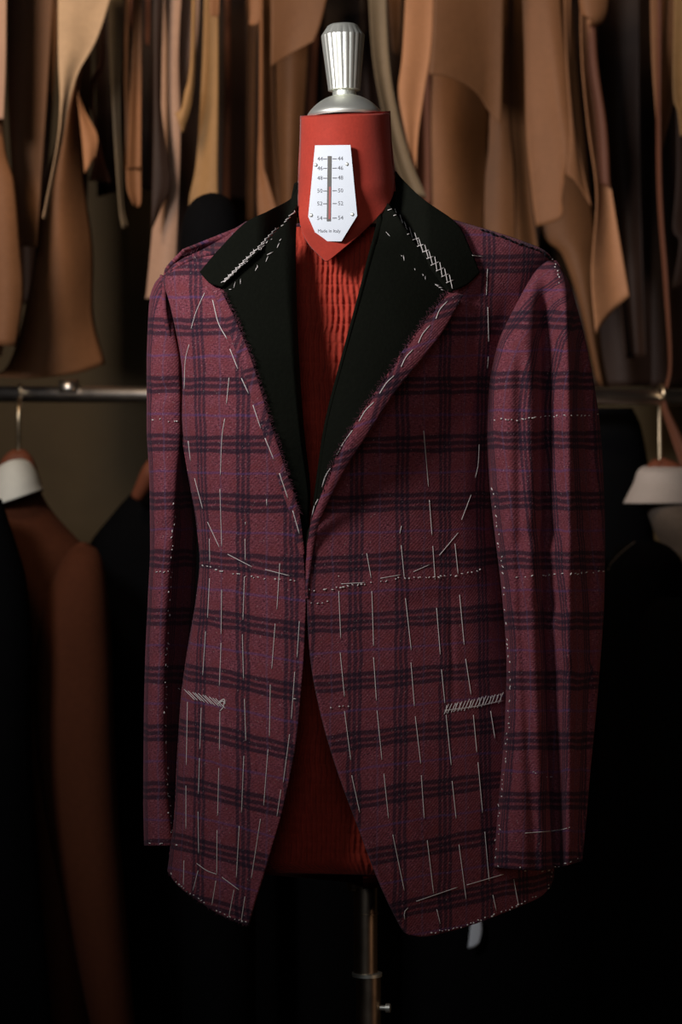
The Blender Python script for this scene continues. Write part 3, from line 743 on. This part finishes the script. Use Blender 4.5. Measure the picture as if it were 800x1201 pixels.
tacks(right_front, 'overcast_stitches', [[(500, 1096), (550, 1084), (598, 1066), (630, 1051)], [(642, 1042), (647, 1030), (648, 1021)]], 4.2, length=2.6)
tacks(right_sleeve, 'tailor_tacks', [[(572, 492), (600, 492), (640, 489), (702, 486)], [(586, 677), (610, 677), (650, 674), (709, 670)]], 4.6)
tacks(right_sleeve, 'overcast_stitches', [[(577, 570), (583, 620), (588, 660), (592, 710), (597, 790), (596, 850), (591, 900), (585, 960), (580, 1008)], [(580, 1014), (600, 1018.5), (640, 1020.5), (680, 1007)]], 6.5, jit=2)
tacks(right_sleeve, 'sleevehead_tacks', [[(645, 300), (651, 309), (655, 322), (656, 333)]], 3.2, length=2)
tacks(right_front, 'shoulder_seam', [[(545, 262), (580, 275), (615, 288), (636, 296), (650, 309)]], 6, mat='darkthread', r=.0016, jit=.4, length=7, prob=1)
tacks(right_sleeve, 'thread_ends', [[(622, 905), (632, 907)], [(640, 912), (650, 911)], [(676, 690), (677, 691)]], 4, r=.0005)
def hatch(parent, x0, y0, x1, y1, h, n, slant, cross=0):
    out = []
    for k in range(n):
        t_ = (k+.3)/n; x = x0+(x1-x0)*t_+random.gauss(0, .4); y = y0+(y1-y0)*t_
        hh = h*random.uniform(.8, 1.1)
        q = thread_geo([(x-slant*hh/2, y-hh/2), (x+slant*hh/2, y+hh/2)], .00042, 3)
        if q: out.append(q)
        if cross and random.random() < cross:
            q = thread_geo([(x+2-slant*-hh/3, y-hh/2.6), (x-2+slant*-hh/3, y+hh/2.6)], .0004, 3)
            if q: out.append(q)
    q = thread_geo([(x0, y0+h*.1), ((x0+x1)/2, (y0+y1)/2+h*.3), (x1, y1+h*.3)], .0005, 4)
    if q: out.append(q)
    V, F = join(out); mk('pocket_basting', V, F, M['thread'], parent, label='white slanting stitches closing the pocket')
hatch(left_front, 213, 812, 262, 826, 12, 12, 1.0, .1); hatch(right_front, 522, 832, 590, 818, 13, 17, -.45, .35)
g_ = [thread_geo([(255, 826), (262, 822), (262, 829), (258, 834)], .0006, 2), thread_geo([(257, 823), (263, 820), (264, 826)], .0006, 2)]
V, F = join([q for q in g_ if q]); mk('thread_knot', V, F, M['thread'], left_front)
# collar herringbone
def herring(parent, A, Bp, n, wd):
    A, Bp = np.array(A, float), np.array(Bp, float); d = (Bp-A)/np.linalg.norm(Bp-A); nn = np.array([-d[1], d[0]]); out = []
    L = np.linalg.norm(Bp-A); st = L/n
    for k in range(n):
        c = A+d*st*(k+.5)+nn*random.gauss(0, .4)
        w_ = wd*random.uniform(.8, 1.15)*(0.7+.3*k/n)
        for (p_, q_) in ((c-nn*w_*.5-d*st*.75, c+nn*w_*.35+d*st*.85), (c+nn*w_*.5-d*st*.2, c-nn*w_*.5+d*st*.1)):
            q = thread_geo([tuple(p_), tuple(q_)], .00045, 2.5)
            if q: out.append(q)
    V, F = join(out); mk('herringbone_stitches', V, F, M['thread'], parent, label='white crossed basting along the gorge seam')
rc = bpy.data.objects['right_collar']; lc = bpy.data.objects['left_collar']
herring(rc, (456, 242), (531, 334), 13, 10); herring(lc, (347, 246), (262, 331), 20, 4)
tacks(lc, 'seam_tacks', [[(259, 333), (266, 329)], [(347, 240), (341, 252)], [(318, 280), (262, 331)]], 3.6, length=5, r=.0006)
tacks(bpy.data.objects['left_lapel'], 'lapel_tacks', [[(330, 280), (324, 291)], [(318, 296), (312, 304)], [(305, 309), (298, 318)], [(287, 325), (281, 331)], [(277, 333), (269, 341)]], 5, length=8, r=.00055, prob=1, jit=.8)
tacks(bpy.data.objects['right_lapel'], 'lapel_tacks', [[(448, 272), (451, 275)], [(454, 273), (458, 279)], [(460, 286), (463, 290)], [(469, 297), (476, 305)], [(485, 313), (489, 318)], [(494, 319), (500, 328)], [(512, 333), (522, 342)], [(511, 334), (520, 340)]], 5, length=7, r=.0005, prob=1, jit=.6)
# frayed fibres on raw edges
def fray(parent, line, n, L, side, mat='fibre'):
    f = curve(line); out = []
    for k in range(n):
        t_ = random.random(); a = f(np.array([t_]))[0]; b_ = f(np.array([min(1, t_+.01)]))[0]-f(np.array([max(0, t_-.01)]))[0]; b_ = b_/(np.linalg.norm(b_)+1e-9)
        nn = np.array([-b_[1], b_[0]])*side; h = hit(*a, .0005)
        if h is None: continue
        e = nn*L*random.uniform(.3, 1)+b_*random.gauss(0, L*.5); k_ = S
        m_ = h+Vector((e[0]*k_*.5, -.001, -e[1]*k_*.5+.0005)); e_ = h+Vector((e[0]*k_, -.0015+random.gauss(0, .0015), -e[1]*k_))
        out.append(tube_path([h, m_, e_], [.0003, .00022, .0001], 3))
    V, F = join(out); mk('frayed_edge', V, F, M[mat], parent, kind='stuff')
fray(left_strip, [(259, 340), (275, 373), (295, 423), (314, 486), (335, 551), (350, 602)], 260, 6, -1)
fray(right_strip, [(526, 343), (493, 385), (458, 436), (427, 482), (397, 532), (380, 578)], 240, 7, 1)
fray(bpy.data.objects['left_shoulder'], [(196, 317), (210, 305), (240, 291), (270, 273)], 160, 5, -1)
fray(left_front, [(198, 1023), (240, 1062), (289, 1085)], 60, 4, 1)

# ------------------------------------------------------------------ hanging card patterns behind
for k, yy in enumerate((1.02, 1.20, 1.38)):
    V, F = tube_path([(-1.3, yy, 1.97+.06*k), (1.3, yy, 1.97+.06*k)], .009, 10)
    mk('pattern_rail', V, F, M['rail'], label='steel rail above the frame, '+('nearest', 'middle', 'farthest')[k]+' of three carrying card patterns', cat='rail', group='pattern rails overhead')
GRP = 'card pattern pieces hanging behind the jacket'
def card(L, R, matk, layer, label, bend=.012, yaw=0, bottom=None, freq=.06, curl=0, nu=22, nv=60, th=.0016, ph=None, dy=None):
    """L, R: left and right outlines from top (above the frame) to bottom in pixels"""
    y0 = (1.02, 1.20, 1.38)[layer]+(random.uniform(-.03, .03) if dy is None else dy)
    Bt = bottom or [L[-1], ((L[-1][0]+R[-1][0])/2, (L[-1][1]+R[-1][1])/2), R[-1]]
    hang = L[0][1] <= -50
    if hang:          # carry the top up to its rail
        zt = 1.97+.06*layer; pt = 600.5-(zt-.012-CZ)/(S*(D+y0)/D)
        L = [(L[0][0], pt)]+L[1:]; R = [(R[0][0], pt)]+R[1:]
    g, U, V = coons(L, R, [L[0], R[0]], Bt, nu, nv)
    x, y = g[..., 0], g[..., 1]; sd = random.randint(0, 9999) if ph is None else ph
    w_ = max(8, abs(R[len(R)//2][0]-L[len(L)//2][0]))
    grow = np.clip((y+80)/200, .15, 1)
    Yd = y0+yaw*(U-.5)*w_*S*1.45*grow+bend*grow*(np.sin(U*math.pi*1.3+sd)*.7+.5*noise2(x*freq, y*.010, sd))+curl*(2*U-1)**2*grow
    return sheet('card_pattern', PA(x, y, Yd), M['p_'+matk], None, th, label=label, cat='pattern piece', group=GRP)
# far left cluster
card([(-45, -60), (-42, 60), (-40, 136)], [(8, -60), (7, 60), (4, 140)], 'pink', 0, 'pinkish tan card strip at the top left corner of the picture', .006, dy=-.15)
card([(7, -60), (9, 100), (14, 200), (20, 288)], [(66, -60), (56, 100), (49, 200), (43, 290)], 'brown', 0, 'dark brown card with a straight bottom, second from the left edge', .008, dy=-.03)
card([(50, -60), (52, 60), (45, 200)], [(69, -60), (66, 60), (57, 200)], 'mid', 2, 'narrow brown card edge between the dark brown and the stained card', .008)
card([(-60, -60), (-60, 150), (-58, 300), (-50, 400)], [(2, -60), (4, 150), (17, 215), (24, 290), (28, 340), (23, 385), (19, 407)], 'mid', 0, 'brown card curling at the far left, ending above the clothes rail', .016, curl=.02, yaw=-.1, dy=-.12, freq=.12)
card([(-60, -60), (-50, 200), (-40, 300), (-25, 420)], [(-6, -60), (-2, 200), (8, 300), (8, 380), (2, 418)], 'pink', 0, 'pale tan card cut by the left edge above the white undercollar', .008, dy=-.02)
card([(68, -60), (68, 60), (70, 120), (66, 170), (50, 255)], [(150, -60), (118, 35), (92, 85), (80, 125), (72, 170), (53, 258)], 'stain', 0, 'pale stained card tapering diagonally down to the left', .01, yaw=-.1, dy=-.13)
card([(97, -60), (92, 60), (72, 140), (50, 230), (34, 340), (8, 430), (-30, 438)], [(104, -60), (99, 60), (92, 120), (97, 200), (109, 290), (110, 370), (124, 427)], 'mid', 0, 'large dark brown card with a pale right edge, just above the rail on the left', .012, dy=.02, bottom=[(-30, 438), (30, 444), (90, 438), (124, 427)], yaw=.2, curl=.03)
card([(80, -60), (86, 60), (91, 116), (96, 165), (99, 203)], [(84, -60), (88, 60), (95, 118), (114, 158), (112, 184)], 'tan', 0, 'small pointed tan card, right of the pale stained one', .005, dy=.03, bottom=[(99, 203), (106, 193), (112, 184)])
card([(116, -60), (119, 60), (108, 90), (106, 120), (112, 170), (104, 212)], [(118, -60), (123, 66), (112, 95), (111, 130), (120, 180), (130, 214)], 'red', 1, 'thin curled reddish strip beside the small pointed tan card', .01, dy=0)
card([(127, -60), (128, 60), (132, 140), (139, 240), (143, 268)], [(145, -60), (143, 60), (141, 120), (144, 230), (150, 266)], 'grey', 0, 'narrow olive-grey card strip hanging over the bare wall', .006)
card([(150, -60), (147, 80), (147, 150), (147, 200)], [(153, -60), (150, 90), (160, 130), (165, 172), (148, 202)], 'brown', 1, 'brown triangular card left of the long pink-grey strip', .01)
card([(160, -60), (150, 180), (148, 195), (149, 222), (156, 240)], [(166, -60), (165, 176), (165, 200), (165, 235), (162, 243)], 'mid', 0, 'orange-tan card corner hanging over the bare wall', .006)
card([(151, -60), (152, 20), (155, 36)], [(157, -60), (157, 30), (164, 44)], 'red', 1, 'very thin orange-brown strip at the top between dark gaps', .004)
card([(171, -60), (171, 24), (172, 52)], [(176, -60), (176, 20), (174, 54)], 'red', 1, 'short thin reddish strip at the top, left of the pink-grey strips', .004)
card([(193, -60), (190, 60), (188, 150), (181, 240), (172, 340), (170, 350)], [(216, -60), (210, 60), (212, 150), (209, 250), (206, 310), (203, 350)], 'pink', 0, 'long pink-grey card strip reaching down to the jacket\'s left shoulder', .008, yaw=-.2)
card([(180, -60), (180, 100), (179, 190), (177, 266)], [(190, -60), (188, 100), (196, 180), (199, 217), (191, 240), (179, 268)], 'dark', 0, 'dark card edge put in as shade along the long pink-grey strip', .003, dy=-.05)  # extra card shaped to the dark shading beside the strip
card([(209, -60), (209, 60), (211, 130), (212, 150)], [(236, -60), (233, 30), (228, 75), (218, 155)], 'pink', 0, 'pink-grey card with torn lower corner, beside the long one', .01, yaw=.2)
card([(226, -60), (223, 70), (216, 110), (212, 128), (205, 132)], [(230, -60), (229, 68), (225, 120), (216, 150), (214, 156)], 'ochre', 0, 'folded ochre flap on the torn pink-grey card', .004, dy=-.05)
card([(239, -60), (239, 20), (236, 100), (230, 190), (222, 232), (222, 250)], [(256, -60), (256, 20), (256, 120), (255, 200), (256, 250)], 'ochre', 0, 'straight ochre card strip left of the dark gaps', .006)
card([(246, -60), (246, 10), (247, 18)], [(258, -60), (257, 10), (255, 20)], 'mid', 0, 'short tan strip over the top of the ochre strip', .003, dy=-.05)
card([(262, -60), (264, 100), (261, 250)], [(270, -60), (271, 100), (270, 250)], 'red', 1, 'narrow red-brown strip right of the ochre strip', .004)
card([(288, -60), (290, 20), (291, 40), (290, 260)], [(300, -60), (305, 20), (300, 60), (297, 260)], 'brown', 1, 'narrow brown strip between two dark gaps', .006)
card([(292, -60), (293, 12), (292, 28)], [(310, -60), (305, 20), (296, 30)], 'mid', 0, 'small tan flap at the top above the narrow brown strip', .004)
card([(304, -60), (306, 60), (307, 150), (310, 262)], [(318, -60), (320, 60), (323, 170), (330, 262)], 'brown', 1, 'brown strip left of the wide card beside the neck', .012, yaw=.3)
card([(305, -60), (305, 120), (303, 185), (302, 235), (304, 262)], [(308, -60), (308, 120), (309, 190), (314, 210), (326, 250)], 'mid', 0, 'curled tan card end above the left collar', .004)
card([(318, -60), (320, 60), (322, 160), (326, 270)], [(364, -60), (362, 60), (356, 150), (350, 270)], 'brown', 1, 'wide brown card just left of the dummy\'s neck', .02, yaw=-.2, freq=.04)
card([(317, -60), (318, 30), (318, 78)], [(395, -60), (378, 20), (368, 48)], 'brown', 0, 'dark brown card overlapping the wide one beside the neck', .01, dy=-.02, bottom=[(318, 78), (340, 64), (368, 48)])
card([(330, -60), (333, 20), (335, 30)], [(341, -60), (341, 14), (337, 32)], 'mid', 0, 'tiny tan card point above the wide card, left of the knob', .003)
card([(372, -60), (366, 40), (360, 170)], [(380, -60), (373, 40), (368, 170)], 'red', 2, 'red-brown strip in the gap just left of the silver knob', .006)
# right of the knob
card([(418, -60), (424, 60), (428, 160)], [(436, -60), (440, 70), (446, 160)], 'dark', 1, 'dark brown card edge just right of the silver knob', .01)
card([(430, -60), (437, 60), (449, 130), (464, 190), (476, 225)], [(451, -60), (455, 60), (464, 125), (480, 185), (500, 232)], 'grey', 0, 'grey-brown strip curving down to the right collar', .008)
card([(452, -60), (457, 30), (461, 62)], [(472, -60), (470, 30), (467, 64)], 'brown', 1, 'short brown strip right of the curving grey-brown one', .006)
card([(478, -60), (472, 60), (467, 110), (474, 160), (484, 215)], [(510, -60), (506, 50), (498, 105), (490, 160), (487, 210)], 'tan', 0, 'tan card tapering downward, left of the large squared brown card', .008, yaw=-.3)
card([(511, -60), (507, 40), (503, 87)], [(592, -60), (590, 60), (588, 147)], 'brown', 0, 'large squared brown card with a slanting lower edge', .018, bottom=[(503, 87), (522, 89), (546, 99), (562, 112), (574, 131), (588, 147)], yaw=.15, freq=.035)
card([(507, -60), (500, 80), (492, 160), (486, 250)], [(560, -60), (574, 120), (573, 168), (567, 290)], 'mid', 1, 'tall tan-brown card under the large squared one', .02, yaw=.15, freq=.05)
card([(485, -60), (488, 170), (486, 240)], [(507, -60), (504, 120), (505, 240)], 'red', 1, 'red-brown card edge behind the tapering tan card', .01, yaw=.5)
card([(578, -60), (574, 150), (569, 210), (567, 300)], [(596, -60), (598, 130), (603, 200), (606, 300)], 'mid', 1, 'tan-brown strip above the right shoulder seam', .008, yaw=.1)
card([(589, -60), (590, 120), (597, 200), (604, 300)], [(617, -60), (618, 120), (622, 220), (632, 300)], 'brown', 1, 'dark brown strip left of the broad notched card', .012)
card([(611, -60), (615, 60), (617, 150), (624, 230), (629, 266)], [(653, -60), (661, 40), (669, 110), (675, 160), (660, 212)], 'mid', 0, 'broad notched brown card above the right shoulder', .014, bottom=[(629, 266), (657, 256), (658, 232), (660, 212)], yaw=.1, freq=.04)
card([(660, -60), (663, 60), (668, 150), (664, 205)], [(672, -60), (668, 60), (676, 160), (694, 243)], 'mid', 0, 'narrow brown card point beside the broad notched card', .006, bottom=[(664, 205), (676, 214), (694, 243)])
card([(628, -60), (630, 240), (660, 300), (680, 360), (700, 450)], [(664, -60), (690, 200), (700, 300), (705, 400), (714, 455)], 'brown', 1, 'olive-brown card behind the right shoulder, reaching the rail', .012, yaw=.1, ph=3)
card([(676, -60), (680, 10), (688, 18), (694, 8)], [(712, -60), (714, 2), (707, 26), (692, 32)], 'mid', 0, 'curled card end near the top, right of the broad notched one', .01, curl=.03)
card([(680, -60), (682, 60), (690, 150), (700, 230), (694, 320), (699, 392)], [(692, -60), (694, 66), (706, 150), (720, 240), (730, 300), (738, 347)], 'tan', 0, 'long tan card with angled tip, right of the right shoulder', .010, bottom=[(699, 392), (708, 378), (720, 364), (738, 347)], yaw=.2, ph=11)
card([(686, -60), (688, 60), (698, 130), (704, 215)], [(697, -60), (700, 60), (712, 150), (716, 220)], 'red', 0, 'thin red-brown strip along the long tan card', .004, yaw=.4)
card([(700, -60), (702, 120), (716, 250), (735, 420)], [(752, -60), (750, 120), (752, 250), (757, 420)], 'dark', 1, 'dark brown card, shade in its colour, right of the long tan card', .02, freq=.05)  # its shadow is carried by the near-black card colour
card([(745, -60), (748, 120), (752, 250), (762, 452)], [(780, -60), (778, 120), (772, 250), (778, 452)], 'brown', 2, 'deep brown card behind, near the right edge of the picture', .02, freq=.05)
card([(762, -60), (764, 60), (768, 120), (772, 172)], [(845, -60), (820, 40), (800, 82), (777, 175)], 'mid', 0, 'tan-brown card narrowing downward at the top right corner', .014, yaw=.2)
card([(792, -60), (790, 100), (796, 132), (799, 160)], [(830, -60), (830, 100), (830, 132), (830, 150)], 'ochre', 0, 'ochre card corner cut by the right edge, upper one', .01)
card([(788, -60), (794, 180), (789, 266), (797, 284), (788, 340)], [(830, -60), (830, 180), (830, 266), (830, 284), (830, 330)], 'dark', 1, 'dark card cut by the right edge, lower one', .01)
card([(771, -60), (770, 200), (778, 330), (784, 430), (775, 470), (786, 510), (803, 560)], [(777, -60), (777, 200), (785, 330), (789, 430), (782, 468), (797, 505), (822, 552)], 'red', 0, 'thin reddish strip hanging down across the clothes rail at the right', .006)
dk = [(18, 60), (70, 110), (110, 150), (150, 200), (196, 250), (240, 300), (286, 345), (330, 400), (380, 450), (436, 510), (498, 560), (556, 640), (615, 700), (690, 780), (760, 840)]  # filler cards added as a dark backdrop for the shaded gaps
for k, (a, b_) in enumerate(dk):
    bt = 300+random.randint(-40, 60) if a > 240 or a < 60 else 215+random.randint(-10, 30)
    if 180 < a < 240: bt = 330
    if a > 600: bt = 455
    card([(a, -60), (a+2, 100), (a+4, bt)], [(b_, -60), (b_-3, 100), (b_-8, bt+random.randint(-20, 20))], 'dark', 2, 'one of the dark filler cards added as shade at the back of the hanging rows', .02)

# dark rounded cloth behind the left shoulder
X, PYm, Y = loft_rows([(226, 247, 251, .62, .005), (227.5, 240, 259, .62, .018), (231, 232, 266, .62, .03), (238, 224, 273, .62, .042), (250, 217, 280, .62, .052), (275, 212, 287, .62, .06), (330, 210, 292, .62, .06), (420, 212, 296, .62, .06), (640, 214, 300, .62, .06), (1641, 214, 300, .62, .07)], 700, 40)
tube('black_cover', PA(X, PYm, Y), M['blackw'], None, .002, label='black rounded cloth cover standing behind the jacket\'s left shoulder', cat='cover')

# ------------------------------------------------------------------ clothes rail and hanging jackets
RY = 1.02
a = P(-260, 461, RY); b_ = P(1060, 467, RY)
rail = thing('clothes_rail', (a[0], RY, 0), 'steel clothes rail crossing behind the checked jacket', 'rail')
V, F = tube_path([a, b_], .0120, 20); mk('rail_tube', V, F, M['rail'], rail)
for q in (a, b_):
    V, F = tube_path([(q[0], RY, 0), (q[0], RY, q[2])], .012, 12); mk('upright', V, F, M['rail'], rail)
V, F = tube_path([P(70, 455.5, RY-.001), P(92, 455.5, RY-.001)], .0130, 12); mk('rail_joint', V, F, M['rail'], rail)
HG = 'jackets hanging on the rail'
def hanger(px, pyn, y, label, wl, wr, drop):
    """wooden hanger hooked over the rail: px hook position, pyn top of the wood"""
    t_ = thing('clothes_hanger', P(px, pyn, y), label, 'hanger', 'hangers on the rail')
    zr = P(px, 463, RY)[2]
    q = Vector(P(px, pyn, y)); xr_ = P(px, 463, RY)[0]
    pts = [tuple(q), (q.x, y, zr-.02), (xr_+.004, RY-.013, zr-.004), (xr_+.004, RY-.012, zr+.008), (xr_+.002, RY, zr+.0135), (xr_, RY+.013, zr+.004), (xr_, RY+.012, zr-.010)]
    wire('hook', pts, .0032, M['brass'], t_)
    rows = []
    for s_, ln in ((-1, wl), (1, wr)):
        pts = [P(px, pyn+6, y), P(px+s_*ln*.35, pyn+14, y-.004*1), P(px+s_*ln, pyn+drop, y+.01)]
        c_ = curve(pts)(np.linspace(0, 1, 14)); V, F = tube_path(c_, list(np.linspace(.016, .009, 14)), 10); mk('arm', V, F, M['wood'], t_)
    return t_
def garment(label, body, mat, sleeve=None, collar=None, ripA=.012, sd=1, lab2=None, cmat='white', group=HG):
    t_ = thing('hanging_jacket', P((body[-1][1]+body[-1][2])/2, body[-1][0], body[-1][3]), label, 'jacket', group)
    rp = lambda x, y, sy: ripA*noise2(x*.06, y*.004, sd)*np.clip((y-body[0][0])/150, 0, 1)
    X, PYm, Y = loft_rows(body, 90, 70, 2.2, rp); tube('body', PA(X, PYm, Y), mat, t_, .003)
    for k, s_ in enumerate(sleeve or []):
        rp2 = lambda x, y, sy: .006*noise2(x*.08, y*.006, sd+5+k)
        X, PYm, Y = loft_rows(s_, 80, 50, 2.2, rp2); tube('sleeve', PA(X, PYm, Y), mat, t_, .003)
    if collar is not None:
        tube('undercollar', collar, M[cmat], t_, .003, label='white undercollar')
    return t_
def collar_geo(cl, k=0, x0=0):
    # rows (py, xl, xr, yc, b)
    X, PYm, Y = loft_rows(cl, 24, 60, 2.0); v = np.linspace(0, 1, 24)[:, None]
    return PA(X, PYm+k*v*(x0-X)+.012*(X-x0)**2*(1-v)*(abs(k) > 0), Y)
BL, BRN, GRW = M['blackw'], M['brown'], M['greyw']
garment('rust brown jacket with white undercollar, hanging at the left', [(552, -12, 38, .93, .045), (566, -20, 44, .93, .055), (585, -40, 52, .93, .066), (605, -70, 66, .93, .08), (625, -90, 84, .93, .085), (650, -100, 104, .93, .085), (690, -100, 98, .93, .085), (760, -98, 90, .93, .09), (900, -95, 92, .93, .10), (1000, -95, 100, .93, .10), (1260, -95, 110, .93, .10)], BRN,
        [[(636, 92, 102, .90, .01), (643, 82, 113, .885, .03), (660, 70, 121, .875, .045), (700, 54, 127, .865, .055), (745, 44, 130, .86, .06), (790, 39, 132, .855, .06), (860, 41, 134, .85, .06), (950, 52, 138, .85, .058), (1050, 72, 146, .85, .055), (1130, 90, 152, .85, .05), (1230, 112, 160, .85, .045)]],
        collar_geo([(538, -6, 28, .925, .050), (542, -14, 36, .92, .056), (556, -18, 44, .915, .066), (572, -22, 48, .91, .074), (582, -26, 51, .91, .080)], .32, 26), .008, 2)
hanger(22, 532, .93, 'reddish wooden hanger inside the rust brown jacket', 30, 22, 46)
card_l = [(585, -60, 2, .74, .03), (610, -70, 10, .74, .045), (640, -80, 20, .74, .05), (680, -80, 31, .74, .05), (760, -80, 38, .74, .05), (860, -80, 37, .74, .05), (960, -80, 42, .74, .05), (1260, -80, 66, .74, .05)]
garment('black jacket in front of the rust brown one, cut by the left edge', card_l, BL, None, None, .006, 4)
garment('black jacket hanging between the rust brown one and the checked jacket', [(568, 165, 190, 1.09, .03), (580, 152, 240, 1.09, .05), (605, 130, 290, 1.09, .06), (640, 104, 320, 1.09, .06), (660, 98, 325, 1.09, .06), (760, 100, 325, 1.09, .06), (1260, 90, 330, 1.09, .06)], BL, None, None, .008, 6)
hanger(186, 540, 1.0, 'reddish wooden hanger showing beside the jacket\'s left sleeve', 26, 50, 44)
garment('black jacket hanging behind the dummy\'s pole', [(600, 340, 430, 1.20, .04), (660, 318, 480, 1.20, .05), (800, 305, 490, 1.20, .05), (1260, 290, 500, 1.20, .05)], BL, None, None, .008, 7)  # added so the background round the pole stays black
garment('black jacket hanging behind the checked jacket\'s right hem', [(600, 500, 640, 1.0, .04), (660, 480, 700, 1.0, .06), (800, 476, 715, 1.0, .06), (1260, 470, 735, 1.0, .06)], BL, None, None, .008, 8)  # put in to keep the area below the hem black
bj2 = garment('black jacket with a stitched shoulder, right of the checked jacket\'s sleeve', [(634, 738, 770, .88, .02), (644, 722, 790, .87, .05), (662, 714, 800, .85, .055), (700, 708, 800, .85, .055), (800, 704, 805, .85, .055), (960, 700, 815, .85, .055), (1260, 690, 830, .85, .055)], BL, None, None, .006, 9)
garment('grey beige jacket with white undercollar at the right edge', [(574, 752, 822, .99, .05), (586, 756, 830, .99, .07), (600, 759, 850, .98, .09), (620, 766, 880, .98, .105), (645, 779, 900, .98, .11), (700, 788, 910, .98, .11), (760, 790, 910, .98, .11), (1260, 790, 920, .98, .10)], GRW, None,
        collar_geo([(548, 752, 806, 1.02, .045), (552, 748, 814, .985, .054), (566, 743, 822, .98, .064), (580, 736, 828, .975, .072), (590, 731, 833, .975, .078)]), .006, 10, cmat='whitewarm')
hanger(774, 543, 1.02, 'reddish wooden hanger inside the grey beige jacket', 22, 60, 50)
garment('black jacket below the grey beige one, cut by the right edge', [(700, 770, 870, .72, .02), (730, 752, 900, .72, .045), (800, 745, 900, .72, .05), (1260, 740, 900, .72, .05)], BL, None, None, .006, 12)
garment('black garment behind the right sleeve, in the gap just below the rail', [(478, 700, 742, 1.14, .02), (500, 680, 752, 1.14, .04), (560, 660, 762, 1.14, .05), (700, 640, 770, 1.14, .05), (1260, 640, 770, 1.14, .05)], BL, None, None, .006, 14)
# shoulder stitches on the black jacket at right
out = []
for k in range(14):
    t_ = k/13; px = 713+30*t_; py = 668-31*t_**.7; out.append(tube_path([P(px, py, .795+.03*t_), P(px+1.6, py-1.5, .795+.03*t_)], .0009, 5))
V, F = join(out); mk('shoulder_stitches', V, F, M['greyw'], bj2, kind='stuff', label='faint pale stitches on the shoulder')
# paper tag below the hem
g, U, V = coons([(553, 1078), (551, 1095), (549, 1112)], [(564, 1078), (565, 1092), (562, 1106)], [(553, 1078), (564, 1078)], [(549, 1112), (555, 1111), (562, 1106)], 6, 12)
tg = thing('garment_tag', P(557, 1078, .925), 'small white tag hanging just below the right front hem', 'tag')
sheet('tag_card', PA(g[..., 0], g[..., 1],   .925+0*U), M['plate'], tg, .001)
wire('tag_string', [P(558, 1080, .925), P(560, 1060, .93), P(561, 1040, .945)], .0006, M['thread'], tg)
